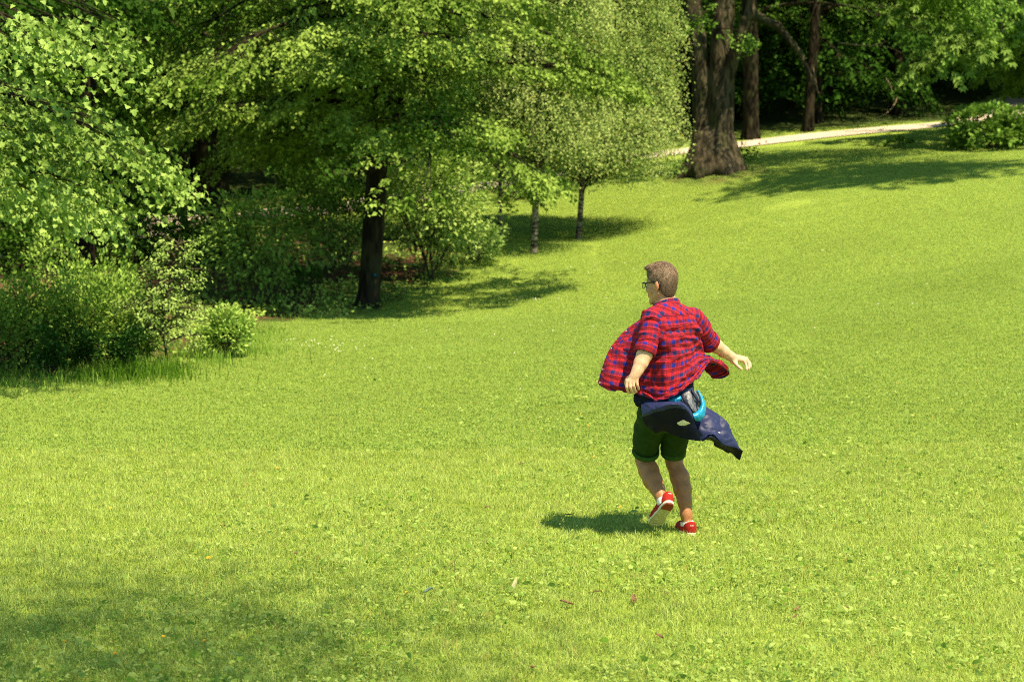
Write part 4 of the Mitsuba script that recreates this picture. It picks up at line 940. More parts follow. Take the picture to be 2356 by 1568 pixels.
def build_body():
    B = Field([-.35 + K(850, 1000)[0], PERSON_Y - .48, -.02], [.62 + K(850, 1000)[0], PERSON_Y + .58, 1.76], .0042)
    # torso, hidden under the clothes, and neck
    B.ellipsoid(chest, TA, [.085, .135, .22], .05)
    B.ellipsoid(waist, TA, [.08, .12, .2], .06)
    B.ellipsoid(pelvis, TA, [.085, .125, .12], .06)
    B.capsule(K(690, 600, -.08), K(1020, 610, .08), .04, .034, .05)
    B.chain(Ks((826, 560, 0), (815, 480, 0), (797, 400, .0)), [.07, .060, .057], .04)
    # arms
    B.chain(Ks((672, 600, -.13), (655, 740, -.19), (640, 870, -.235), (622, 935, -.25), (590, 1010, -.27), (560, 1075, -.29), (540, 1115, -.30)),
            [.04, .047, .044, .0475, .042, .033, .028], .02)
    B.chain(Ks((1060, 605, .12), (1130, 710, .2), (1200, 808, .27), (1262, 855, .30), (1330, 905, .34), (1385, 944, .37), (1405, 955, .38)),
            [.034, .047, .043, .044, .037, .0285, .026], .02)
    # legs: thigh, knee, calf, ankle
    B.chain(Ks((715, 1440, -.02), (660, 1660, .12), (617, 1850, .215), (630, 1895, .19), (660, 1970, .135), (697, 2060, .07), (740, 2140, .01), (770, 2205, -.03), (786, 2255, -.05)),
            [.085, .072, .053, .053, .0615, .0575, .043, .034, .034], .03)
    B.chain(Ks((905, 1460, .06), (893, 1680, .16), (884, 1860, .235), (895, 1915, .225), (938, 2030, .19), (965, 2140, .155), (984, 2250, .12), (997, 2360, .095), (1005, 2440, .085)),
            [.085, .070, .051, .050, .058, .054, .042, .034, .035], .03)
    B.chain([K(640, 1930, .21), K(690, 2040, .10)], [.05, .035], .03)
    # feet inside the shoes
    for Mf in (ML, MR):
        B.capsule(Mf(.045, 0, .062), Mf(.13, 0, .048), .030, .024, .02)
    # left hand: back of the hand towards us, fingers hanging and bent
    B.chain(Ks((540, 1112, -.30), (520, 1135, -.305)), [.025, .024], .02)
    for a, b in (((532, 1122, -.302), (470, 1170, -.315)), ((536, 1122, -.304), (497, 1174, -.318)), ((542, 1122, -.304), (522, 1172, -.316)), ((550, 1122, -.302), (550, 1166, -.312))):
        B.capsule(K(*a), K(*b), .0145, .0118, .012)
    fing = Field(B.lo, B.lo + .01, B.h); fing.n = B.n; fing.F = np.full(B.n, 1.0, np.float32)
    for c, r in ((((466, 1168, -.315), (462, 1222, -.325), (474, 1256, -.308), (489, 1280, -.292)), .0098),
                 (((495, 1172, -.318), (495, 1224, -.33), (509, 1258, -.312), (524, 1279, -.295)), .0102),
                 (((521, 1171, -.316), (525, 1214, -.328), (536, 1246, -.312), (549, 1266, -.296)), .0098),
                 (((551, 1165, -.312), (560, 1203, -.322), (566, 1227, -.31), (570, 1244, -.298)), .0088),
                 (((500, 1125, -.285), (462, 1158, -.255), (455, 1192, -.235), (462, 1216, -.225)), .0112)):
        fing.chain(Ks(*c), [r * 1.12, r, r * .92, r * .82], 0)
    # right hand, palm down and in shade, thumb apart
    B.chain(Ks((1404, 953, .38), (1432, 968, .39)), [.0245, .024], .02)
    for a, b in (((1420, 972, .385), (1513, 985, .40)), ((1425, 962, .39), (1527, 974, .418)), ((1425, 955, .395), (1533, 970, .436)), ((1425, 952, .405), (1532, 970, .452))):
        B.capsule(K(*a), K(*b), .016, .0118, .014)
    B.capsule(K(1418, 985, .37), K(1440, 1008, .365), .018, .014, .015)
    for c, r in ((((1513, 985, .40), (1532, 1024, .392), (1538, 1048, .382), (1538, 1067, .372)), .0098),
                 (((1527, 976, .418), (1556, 1016, .415), (1560, 1040, .405), (1557, 1060, .395)), .0102),
                 (((1533, 972, .436), (1566, 1008, .436), (1571, 1030, .426), (1569, 1048, .418)), .0096),
                 (((1532, 970, .452), (1562, 998, .455), (1570, 1015, .448), (1571, 1030, .44)), .0086),
                 (((1425, 1000, .36), (1455, 1032, .345), (1475, 1050, .338), (1490, 1061, .332)), .0114)):
        fing.chain(Ks(*c), [r * 1.12, r, r * .92, r * .82], 0)
    w = np.maximum(.008 - np.abs(B.F - fing.F), 0) / .008
    B.F = np.minimum(B.F, fing.F) - w * w * .002
    # head
    B.ellipsoid(H(-.006, 0, .036), HA, [.099, .077, .101], .02)
    B.ellipsoid(H(.028, 0, -.030), HA, [.064, .061, .082], .025)
    B.ellipsoid(H(.074, 0, -.112), HA, [.015, .021, .016], .02)
    B.capsule(H(.070, 0, -.05), H(.068, 0, -.10), .020, .018, .02)
    for s in (-1, 1):
        B.capsule(H(-.002, s * .054, -.055), H(.066, s * .016, -.110), .017, .012, .018)
        B.ellipsoid(H(.062, s * .042, -.034), HA, [.024, .022, .024], .02)
        B.capsule(H(.083, s * .012, .020), H(.072, s * .045, .022), .010, .010, .012)
        B.ellipsoid(H(.080, s * .031, .0), HA, [.013, .013, .012], .004)
        ear = unit(HF * .35 + HL * s)   # across the ear's plate
        ea = np.array([ear, unit(np.cross(HU, ear)), HU])
        B.ellipsoid(H(-.004, s * .078, -.014), ea, [.0075, .019, .031], .006)
        B.ellipsoid(H(-.010, s * .080, -.002), ea, [.010, .012, .022], .008)
    B.capsule(H(.092, 0, .006), H(.105, 0, -.034), .0085, .0115, .012)
    for s in (-1, 1):
        B.ellipsoid(H(.104, s * .012, -.036), HA, [.009, .008, .008], .008)
    B.capsule(H(.086, -.016, -.066), H(.086, .016, -.066), .0075, .0075, .006)
    B.capsule(H(.085, -.014, -.077), H(.085, .014, -.077), .0075, .0075, .005)
    m = B.mesh(6)
    v = np.array(m.vertices)
    q = (v - HC) @ HA.T
    col = np.tile([.50, .29, .165], (len(v), 1))
    arm = (v[:, 2] > .7) & ((v[:, 0] < K(700, 0)[0]) | (v[:, 0] > K(1120, 0)[0])) & (v[:, 2] < 1.25)
    col[arm] = [.72, .44, .285]  # arm skin paler than the rest: sunlight put into its colour
    leg = v[:, 2] < .75
    col[leg] = [.38, .175, .072]  # leg skin darker than the rest: shade put into its colour
    hairy = nfbm(v * [160, 160, 60], 3)[:, None]
    col = np.where(leg[:, None], col * (.86 + .26 * hairy), col * (.9 + .2 * nfbm(v * 45, 3)[:, None]))
    headm = v[:, 2] > 1.36
    earm = headm & (np.abs(q[:, 1]) > .071) & (q[:, 0] < .03)
    col[earm] = col[earm] * [1.12, .88, .85]
    lips = headm & (q[:, 0] > .083) & (np.abs(q[:, 1]) < .024) & (q[:, 2] < -.058) & (q[:, 2] > -.085)
    col[lips] = [.42, .16, .13]
    return m, np.clip(col, 0, 1)

body_mesh, body_col = build_body()
scene['person'] = ply(body_mesh, 'skin', smooth=True, color=body_col)
tag('person', 'man seen from behind on the lawn in open red plaid shirt and green shorts', 'person')

# eyes
for s in (-1, 1):
    eye = trimesh.creation.icosphere(3, .0118); eye.apply_translation(H(.0835, s * .031, -.001))
    q = (np.array(eye.vertices) - H(.0835, s * .031, -.001)) @ HA.T
    c = np.where((q[:, :1] > .0103), [[.02, .015, .012]], np.where(q[:, :1] > .0085, [[.12, .16, .14]], [[.75, .73, .7]]))
    add('person__eye', eye, 'skin', smooth=True, color=c)

# hair: a cropped cap and the strands on it
def build_hair():
    hf = Field(H(0, 0, 0) - .16, H(0, 0, 0) + .17, .0035)
    hf.ellipsoid(H(-.008, 0, .038), HA, [.1025, .0805, .1065], .01)
    hf.ellipsoid(H(-.026, 0, -.026), HA, [.070, .064, .080], .03)
    hf.ellipsoid(H(.052, .01, .110), HA, [.046, .050, .018], .03)
    X, Y, Z = hf.points()
    P = np.stack(np.broadcast_arrays(X, Y, Z), -1)
    q = (P - HC) @ HA.T
    f, l, u = q[..., 0], q[..., 1], q[..., 2]
    line = np.interp(f, [-.12, -.085, -.055, -.02, .008, .022, .05, .075, .095, .13], [-.112, -.108, -.085, -.030, -.006, .018, .045, .062, .078, .085])
    jag = (nfbm(q * 70, 2) - .5) * .012
    cut = (line - u + jag) * .8
    hf.F = np.maximum(hf.F + (nfbm(q * [90, 90, 40], 3) - .5) * .003, cut).astype(np.float32)
    return hf.mesh(3)
hair_mesh = build_hair()
add('person__hair', hair_mesh, 'hair_base', smooth=True)
def hair_strands(n=15000, seed=5):
    rng = np.random.default_rng(seed)
    pts, fi = trimesh.sample.sample_surface(hair_mesh, n, seed=seed)
    nr = hair_mesh.face_normals[fi]
    q = (pts - HC) @ HA.T
    keep = (nr @ HU > -.75) & ((q ** 2).sum(1) > .0055)
    pts, nr, q = pts[keep], nr[keep], q[keep]
    whorl = H(-.05, .015, .128)
    away = unit(pts - whorl)
    d = away * .8 + rng.normal(0, .22, away.shape) + np.array([0, 0, -.45])
    front = np.clip((q[:, :1] - .0) / .08, 0, 1) * (q[:, 2:] > .06)
    d = d + front * (HF * .5 + HU * .1 + HL * .5)
    d = unit(d - nr * (d * nr).sum(1, keepdims=True)) + nr * (.10 + .14 * rng.random((len(pts), 1)))
    top = np.clip((q[:, 2] + .01) / .07, 0, 1)
    ln = (.010 + .018 * top * rng.uniform(.6, 1.2, len(pts)))[:, None]
    side = unit(np.cross(d, nr)); w = (.0006 + .0006 * rng.random((len(pts), 1)))
    base = pts - nr * .001
    mid = base + unit(d) * ln * .5 + nr * .0015
    tip = base + unit(d) * ln - nr * .002 * top[:, None]
    v = np.stack([base - side * w, base + side * w, mid + side * w * .8, mid - side * w * .8, tip], 1).reshape(-1, 3)
    k = np.arange(len(pts))[:, None] * 5
    f = np.vstack([k + [0, 1, 2], k + [0, 2, 3], k + [3, 2, 4]])
    c = np.array([.125, .083, .052]) * rng.uniform(.75, 1.2, (len(pts), 1)) * (.8 + .5 * top[:, None]) * (.45 + 1.1 * nfbm(np.c_[q[:, 0] * 60, q[:, 1] * 60, q[:, 2] * 22], 2, 4)[:, None])  # paler towards the crown: the top sheen is painted into the strands
    c = np.where((rng.random((len(pts), 1)) < .10) & (top[:, None] > .5), [[.34, .26, .19]], c)
    return (v, f), np.repeat(np.clip(c, 0, 1), 5, 0)
hs, hc = hair_strands()
add('person__hair__strand', hs, 'hair_strand', color=hc)
tag('person__hair__strand', None, None, kind='stuff')

# spectacles
def rim(l0):
    a = np.linspace(0, 2 * np.pi, 29)[:-1]
    x = np.sign(np.cos(a)) * np.abs(np.cos(a)) ** .6 * .0265; y = np.sign(np.sin(a)) * np.abs(np.sin(a)) ** .6 * .0195
    return np.array([H(.118 - .9 * (l0 + xx) ** 2 * 4 - .1 * (y_ + .01), l0 + xx, -.004 + y_) for xx, y_ in zip(x, y)])
def closed_tube(p, r, sides=6):
    q = np.vstack([p, p[:1]])
    return tube(q, r, sides, cap=False)
fr = []
for s in (-1, 1):
    ring = rim(s * .033)
    fr.append(closed_tube(ring, .0028))
    c = ring.mean(0)
    k = len(ring); vv = np.vstack([ring * .94 + c * .06, c]); ff = np.stack([np.arange(k), (np.arange(k) + 1) % k, np.full(k, k)], 1)
    add('person__spectacles__lens', (vv, ff), 'spectacle_glass')
    hinge = H(.104, s * .064, .010)
    add('person__spectacles__temple', tube(smooth_path([hinge, H(.05, s * .0755, .014), H(-.004, s * .080, .018), H(-.028, s * .079, .006), H(-.036, s * .077, -.012)], 14), [.0036] * 14, 8), 'black_plastic', smooth=True)
    fr.append(tube([ring[3] * .2 + H(.110, s * .058, .011) * .8, hinge], .0034, 6))
fr.append(tube([H(.118, -.010, .004), H(.120, 0, .007), H(.118, .010, .004)], .0026, 6))
add('person__spectacles', join(fr), 'black_plastic', smooth=40)

# ---- shirt
def crease(P, amp, freq, seed, aniso=(1, 1, 1)):
    N = grid_normals(P)
    q = P * freq * np.array(aniso) + seed * 3.7
    q = q + (np.stack([nfbm(q * .7, 2, seed), nfbm(q * .7 + 9, 2, seed), nfbm(q * .7 + 19, 2, seed)], -1) - .5) * 1.6
    n = 1 - np.abs(2 * nnoise(q, seed) - 1) * 1.4 + .5 * (1 - np.abs(2 * nnoise(q * 2.1 + 5, seed) - 1) * 1.4)
    return P + N * (n * amp)[..., None]

def wrinkle(P, amp, freq, seed, aniso=(1, 1, 1)):
    N = grid_normals(P)
    n = nfbm(P * freq * np.array(aniso) + seed * 7.3, 3, seed) - .5
    return P + N * (n * 2 * amp)[..., None]

rows = [
    [(622, 545, 0.020), (640, 528, -0.050), (676, 512, -.10), (740, 480, -.10), (838, 462, -.075), (925, 470, -.02), (1000, 512, .05), (1000, 540, .16), (965, 530, .2), (930, 540, .2)],
    [(590, 612, 0.050), (612, 605, -0.045), (642, 590, -.145), (745, 585, -.185), (868, 575, -.165), (985, 566, -.075), (1072, 572, .08), (1058, 610, .22), (1010, 640, .27), (960, 640, .27)],
    [(470, 705, 0.050), (560, 705, -0.060), (655, 715, -.17), (770, 700, -.215), (890, 690, -.19), (1010, 680, -.08), (1105, 680, .08), (1075, 720, .25), (1030, 750, .31), (985, 760, .31)],
    [(378, 803, 0.045), (505, 820, -0.075), (668, 825, -.16), (785, 815, -.215), (905, 805, -.19), (1025, 790, -.07), (1122, 785, .09), (1075, 830, .28), (1030, 860, .35), (1000, 890, .36)],
    [(298, 920, 0.030), (440, 950, -0.090), (655, 965, -.13), (790, 960, -.205), (922, 945, -.19), (1035, 915, -.06), (1110, 885, .09), (1165, 930, .26), (1125, 960, .36), (1070, 1000, .38)],
    [(252, 1052, 0.000), (400, 1100, -0.110), (630, 1130, -.12), (775, 1150, -.215), (915, 1120, -.21), (1030, 1060, -.09), (1112, 990, .07), (1215, 965, .22), (1275, 995, .34), (1150, 1070, .40)],
    [(222, 1150, -0.020), (385, 1215, -0.125), (612, 1240, -.12), (755, 1285, -.225), (906, 1240, -.225), (1016, 1165, -.105), (1116, 1065, .05), (1205, 990, .19), (1338, 1040, .34), (1210, 1120, .41)],
    [(209, 1186, -0.030), (372, 1254, -0.130), (600, 1290, -.115), (742, 1344, -.225), (900, 1288, -.23), (1008, 1210, -.11), (1118, 1105, .045), (1196, 1004, .17), (1352, 1062, .33), (1232, 1148, .41)],
]
SP = spline_grid(rows, 150, 120, 'grid', K)
def fold_shirt(P):
    N = grid_normals(P)
    nv, nu = P.shape[:2]
    V, U = np.meshgrid(np.linspace(0, 1, nv), np.linspace(0, 1, nu), indexing='ij')
    amp = np.clip((V - .08) / .25, 0, 1)
    w = .022 * amp * (nfbm(np.stack([U * 7 + V * 3, V * 7 - U * 2.2, U * 0], -1), 3, 3) - .5) * 2
    w += .010 * amp * (nfbm(np.stack([U * 20 + V * 5, V * 16 - U * 7, U * 0 + 3], -1), 2, 9) - .5) * 2
    for cu, cv, du, dv, a, s in ((.56, .30, .10, .035, .012, .022), (.50, .40, .13, .05, .012, .02), (.60, .52, .05, .14, -.009, .02), (.46, .62, .04, .2, .010, .02), (.53, .75, .03, .2, -.010, .02), (.36, .7, .03, .2, .010, .02), (.18, .75, .03, .2, .008, .02), (.63, .35, .06, .1, .011, .018)):
        L = math.hypot(du, dv); tu, tv = du / L, dv / L
        along = (U - cu) * tu + (V - cv) * tv; across = -(U - cu) * tv + (V - cv) * tu
        w += a * np.exp(-(across / s) ** 2) * np.exp(-(along / L) ** 2)
    w -= .004 * np.exp(-((V - .155) / .012) ** 2) * (np.abs(U - .46) < .18)        # yoke seam
    w -= .003 * np.exp(-((V - .965) / .008) ** 2)                                 # hem stitching
    w = w * np.clip(.12 + U / .14, 0, 1)
    return P + N * (w * np.sign(N[60, 60] @ np.array([0, -1, 0])))[..., None]
def flannel_creases(P):
    nv, nu = P.shape[:2]
    V, U = np.meshgrid(np.linspace(0, 1, nv), np.linspace(0, 1, nu), indexing='ij')
    a = np.clip((V - .05) / .2, 0, 1) * np.clip(.1 + U / .14, 0, 1)
    q = np.stack([U * 9 + V * 1.5, V * 11 - U * 3.5, U * 0 + .3], -1)
    q = q + (np.stack([nfbm(q * .6, 2, 1), nfbm(q * .6 + 7, 2, 2), q[..., 0] * 0], -1) - .5) * 2.2
    n = np.clip(1 - np.abs(2 * nnoise(q, 4) - 1) * 2.2, 0, 1) ** 1.5
    return P + grid_normals(P) * (n * a * .011 * np.sign(grid_normals(P)[60, 60] @ np.array([0, -1, 0])))[..., None]
SP = flannel_creases(fold_shirt(SP))
lu = np.linalg.norm(np.diff(SP[40:90], axis=1), axis=2).mean(0); lv = np.linalg.norm(np.diff(SP[:, 40:110], axis=0), axis=2).mean(1)
U_, V_ = np.meshgrid(np.r_[0, np.cumsum(lu)], np.r_[0, np.cumsum(lv)])
# the plaid is cut on the warp: keep each row's own width so that the checks stay square
row_len = np.cumsum(np.c_[np.zeros(len(SP)), np.linalg.norm(np.diff(SP, axis=1), axis=2)], axis=1)
mid_col = 68
Uv = (row_len - row_len[:, mid_col:mid_col + 1]) * .55 + (U_ - U_[:, mid_col:mid_col + 1]) * .45 + 2.0
mesh, uv = cloth(SP, .0026, uv=np.stack([Uv, V_], -1))
add('person__shirt', mesh, 'plaid_flannel', smooth=True, uv=uv)
# yoke, placket edge and pocket flap of the left front
def strip_on(P, i0, i1, j0, j1, lift):
    Q = P[i0:i1, j0:j1]; N = grid_normals(P)[i0:i1, j0:j1]
    return Q + N * lift
front_sign = np.sign(grid_normals(SP)[60, 60] @ np.array([0, -1, 0]))
yk = strip_on(SP, 1, 20, 26, 112, front_sign * .0035)
mesh, uv = cloth(yk, .002, uv=np.stack([Uv[1:20, 26:112] * .85 + V_[1:20, 26:112] * .5, V_[1:20, 26:112] * .85 - Uv[1:20, 26:112] * .5], -1))
add('person__shirt__yoke', mesh, 'plaid_flannel', smooth=True, uv=uv)
pl = strip_on(SP, 18, 119, 0, 6, front_sign * .003)
mesh, uv = cloth(pl, .003, uv=np.stack([Uv[18:119, 0:6] + .03, V_[18:119, 0:6] + .02], -1))
add('person__shirt__placket', mesh, 'plaid_flannel', smooth=True, uv=uv)
pk = strip_on(SP, 30, 62, 14, 34, front_sign * .0045)
mesh, uv = cloth(pk, .003, uv=np.stack([Uv[30:62, 14:34] * .9 + .017, V_[30:62, 14:34] + .02], -1))
add('person__shirt__pocket', mesh, 'plaid_flannel', smooth=True, uv=uv)
for i in (38, 62, 86, 108):
    b = trimesh.creation.cylinder(.0042, .003, sections=14)
    Nn = grid_normals(SP)[i, 3] * front_sign
    b.apply_transform(trimesh.geometry.align_vectors([0, 0, 1], Nn)); b.apply_translation(SP[i, 3] + Nn * .006)
    add('person__shirt__button', b, 'white_print', smooth=30)

def sleeve(path, rad, seed, cuff_len, folds, key):
    n, m = 64, 44
    c = smooth_path(Ks(*path), n); r = np.interp(np.linspace(0, 1, n), np.linspace(0, 1, len(rad)), rad)
    t = unit(np.gradient(c, axis=0))
    ref = unit(np.array([0.2, -1.0, .1])); A = unit(np.cross(t, ref)); Bn = np.cross(t, A)
    ang = np.linspace(0, 2 * np.pi, m)
    s = np.linspace(0, 1, n)[:, None]
    wave = np.zeros((n, m))
    rng = np.random.default_rng(seed)
    for k in range(folds):
        s0, a0, w, sl = rng.uniform(.18, .98), rng.uniform(0, 2 * np.pi), rng.uniform(.018, .035), rng.uniform(-.09, .09)
        d = np.angle(np.exp(1j * (ang - a0)))[None]
        wave += rng.uniform(.006, .0125) * np.exp(-((s - s0 - sl * d) / w) ** 2) * np.exp(-(d / 1.3) ** 2)
    wave += .006 * (nfbm(np.stack([np.cos(ang)[None] * 1.5 + s * 0, np.sin(ang)[None] * 1.5 + s * 0, s * 9 + 0 * ang[None]], -1), 3, seed) - .5)
    R = r[:, None] + wave
    P = c[:, None] + R[..., None] * (np.cos(ang)[None, :, None] * A[:, None] + np.sin(ang)[None, :, None] * Bn[:, None])
    L = np.r_[0, np.cumsum(np.linalg.norm(np.diff(c, axis=0), axis=1))]
    uv = np.stack(np.meshgrid(ang / (2 * np.pi) * 6 * .069, L * 1.08), -1)
    mesh, u2 = cloth(P, .0025, uv=uv)
    add('person__shirt__sleeve', mesh, 'plaid_flannel', smooth=True, uv=u2)
    # rolled cuff
    k0 = int(n * (1 - cuff_len))
    prof = [(0, .004), (.25, .0085), (.7, .010), (1.0, .0065), (1.03, .000), (.9, -.004)]
    rowsP, rowsUV = [], []
    for q, (a, d) in enumerate(prof):
        pos = k0 + a * (n - 1 - k0)
        i = min(int(pos), n - 1); ex = (pos - i) * np.linalg.norm(c[-1] - c[-2])
        rr = r[i] + .3 * wave[i] + d + .003 * (nnoise(np.stack([np.cos(ang) * 3, np.sin(ang) * 3, ang * 0 + q * .4 + seed], -1)) - .5)
        rowsP.append(c[i] + t[i] * ex + rr[:, None] * (np.cos(ang)[:, None] * A[i] + np.sin(ang)[:, None] * Bn[i]))
        rowsUV.append(np.stack([ang / (2 * np.pi) * 6 * .069 + .02, np.full(m, L[i] + ex + .03)], -1))
    rowsP = CubicSpline(range(len(prof)), np.array(rowsP), axis=0)(np.linspace(0, len(prof) - 1, 20))
    rowsUV = np.array([np.stack([ang / (2 * np.pi) * 6 * .069 + .02, np.full(m, .55 + q * .006)], -1) for q in range(20)])
    mesh, u2 = cloth(rowsP, .003, uv=rowsUV)
    add('person__shirt__cuff', mesh, 'plaid_flannel', smooth=True, uv=u2)
sleeve([(722, 548, -.10), (692, 610, -.145), (676, 690, -.18), (664, 780, -.21), (640, 862, -.235), (624, 918, -.25)], [.030, .070, .064, .064, .062, .060], 3, .17, 15, 'left')
sleeve([(975, 545, .04), (1040, 595, .11), (1122, 710, .19), (1172, 785, .245), (1222, 840, .285)], [.02, .069, .071, .068, .060], 8, .17, 12, 'right')

# collar: a stand and a fall around the neck
def collar():
    m = 60
    a = np.linspace(-2.55, 2.55, m)            # 0 = nape
    prof = [(.000, .000), (.006, .020), (.008, .036), (.014, .040), (.021, .030), (.030, .008), (.036, -.012)]
    base = [K(822, 470, .012)] * m
    rows_ = []
    for d, h in prof:
        row = []
        for i, x in enumerate(a):
            back = np.cos(x)
            rad_f, rad_l = .066 + d, .064 + d
            p = K(812, 478, .01) - TF * back * rad_f + TL * np.sin(x) * rad_l
            drop = -.034 * (1 - back) * .5 * 1.5 + TL @ np.zeros(3)
            flare = (1 - back) * .5 * max(0, .02 - h) * .6
            row.append(p + np.array([0, 0, h * (1 - .25 * (1 - back) * .5) + drop]) - TF * (-flare))
        rows_.append(row)
    P = CubicSpline(range(len(prof)), np.array(rows_), axis=0)(np.linspace(0, len(prof) - 1, 30))
    P = P + (nfbm(P * 60, 2)[..., None] - .5) * .003
    uvc = np.stack(np.meshgrid(a * .075, np.linspace(0, .095, 30)), -1) + [.02, .025]
    k = 12
    mesh, uv = cloth(P[:k + 1], .0025); add('person__shirt__collar_stand', mesh, 'shirt_lining', smooth=True)
    mesh, uv = cloth(P[k:], .003, uv=uvc[k:]); add('person__shirt__collar', mesh, 'plaid_flannel', smooth=True, uv=uv)
collar()

# dark T-shirt and belt line under the open shirt
def tee():
    st = [((822, 540, .0), .062, .056), ((835, 590, .0), .115, .075), ((862, 700, .0), .158, .102), ((870, 860, .0), .152, .104), ((885, 1040, .0), .143, .100), ((893, 1190, .0), .141, .098), ((868, 1290, .0), .142, .105), ((835, 1370, .01), .148, .112)]
    ang = np.linspace(0, 2 * np.pi, 61)
    R = []
    for c, l, f in st:
        R.append(K(*c) + np.cos(ang)[:, None] * l * TL + np.sin(ang)[:, None] * f * TF)
    P = PchipInterpolator(range(len(st)), np.array(R), axis=0)(np.linspace(0, len(st) - 1, 60))
    P = wrinkle(P, .006, 14, 4, (1, 1, 2.2))
    mesh, uv = cloth(P, .002)
    add('person__t_shirt', mesh, 'navy_knit', smooth=True)
tee()

# ---- shorts
def shorts():
    S = Field([K(440, 0)[0], PERSON_Y - .3, .42], [K(1120, 0)[0], PERSON_Y + .42, 1.02], .005)
    S.ellipsoid(K(795, 1390, .02), TA, [.125, .155, .15], .04)
    S.ellipsoid(K(770, 1470, .0), TA, [.12, .16, .12], .05)
    S.chain(Ks((705, 1470, -.02), (662, 1600, .08), (642, 1700, .13), (628, 1880, .20)), [.096, .093, .083, .073], .03)
    S.chain(Ks((890, 1480, .06), (893, 1660, .14), (880, 1780, .19), (876, 1890, .225)), [.095, .088, .079, .067], .02)
    X, Y, Z = S.points()
    P = np.stack(np.broadcast_arrays(X, Y, Z), -1)
    S.F = S.F + (nfbm(P * [14, 14, 9], 3, 2) - .5) * .016
    # hems: cut each leg across its own direction
    lh, rh = K(632, 1815, .17), K(880, 1826, .205)
    ld, rd = unit(K(620, 1850, .2) - K(655, 1640, .09)), unit(K(878, 1880, .22) - K(893, 1660, .14))
    left = (X - (K(775, 0)[0])) < 0
    cut = np.where(left, (P - lh) @ ld, (P - rh) @ rd)
    S.F = np.maximum(S.F, cut).astype(np.float32)
    S.F = np.maximum(S.F, Z - K(0, 1290)[2]).astype(np.float32)
    add('person__shorts', S.mesh(5), 'green_cotton', smooth=50)
    for c, d, r0 in ((lh, ld, .0825), (rh, rd, .0755)):
        a = unit(np.cross(d, [0, 1, 0])); b = np.cross(d, a)
        ang = np.linspace(0, 2 * np.pi, 49)
        prof = [(-.030, -.003), (-.030, .004), (-.018, .0065), (-.004, .006), (.004, .001), (.003, -.008)]
        R = [c + d * h + (r0 + e + .004 * (nnoise(np.stack([np.cos(ang) * 2, np.sin(ang) * 2, ang * 0 + h * 30], -1)) - .5))[:, None] * (np.cos(ang)[:, None] * a + np.sin(ang)[:, None] * b) for h, e in prof]
        mesh, uv = cloth(np.array(R), .002)
        k = add('person__shorts__cuff', mesh, 'green_cotton_inside', smooth=True)
    # back pocket
    pk = spline_grid([[(745, 1590, -.10), (800, 1585, -.09), (850, 1580, -.07)], [(735, 1650, -.075), (795, 1662, -.07), (850, 1652, -.045)]], 14, 10, 'arc', K)
shorts()

# ---- jacket knotted around the waist
def J(x, y, dy): return K(492.8 + x * .5142, 1120 + y * .5142, dy)

def sheet(rows, nu, nv, amp, freq, seed, mat, key, thick=.0025, aniso=(1, 1, 1), split=None):
    P = spline_grid(rows, nu, nv, 'arc', J)
    P = wrinkle(P, amp * .5, freq, seed, aniso)
    P = crease(P, amp * .7, freq, seed, aniso)
    mesh, uv = cloth(P[:split] if split else P, thick)
    return add(key, mesh, mat, smooth=True, uv=uv), P

# the flap flung out behind: from the waist out over a crest and back under to its hem
k, flapP = sheet([
    [(175, 400, -.06), (330, 400, -.13), (480, 400, -.155), (640, 410, -.16), (740, 420, -.15), (840, 430, -.15), (930, 450, -.14), (1030, 520, -.10), (1100, 600, -.06)],
    [(185, 560, -.14), (330, 520, -.22), (480, 480, -.26), (640, 462, -.285), (740, 458, -.29), (850, 462, -.28), (950, 485, -.25), (1030, 555, -.20), (1090, 650, -.16)],
    [(190, 690, -.19), (330, 620, -.27), (480, 562, -.32), (640, 516, -.35), (740, 494, -.36), (850, 492, -.35), (955, 515, -.32), (1040, 582, -.27), (1110, 720, -.22)],
    [(205, 760, -.18), (330, 720, -.245), (480, 680, -.29), (620, 640, -.315), (745, 620, -.33), (865, 620, -.32), (985, 650, -.29), (1075, 730, -.25), (1150, 850, -.20)],
    [(232, 830, -.16), (345, 850, -.20), (470, 870, -.23), (610, 830, -.255), (755, 820, -.27), (900, 840, -.265), (1020, 870, -.24), (1110, 930, -.21), (1195, 1010, -.17)],
    [(300, 915, -.135), (375, 980, -.15), (450, 1015, -.165), (585, 975, -.18), (730, 1040, -.20), (880, 1090, -.205), (1010, 1118, -.19), (1130, 1136, -.17), (1245, 1147, -.14)],
], 110, 80, .010, 11, 2, 'navy_nylon', 'person__jacket', split=44)
mesh, uv = cloth(flapP[43:], .0025)
add('person__jacket__inner_side', mesh, 'painted_shade_nylon', smooth=True, uv=uv)
labels['person__jacket'] = {'label': 'navy windproof jacket knotted round the waist, its tail flying to the right'}
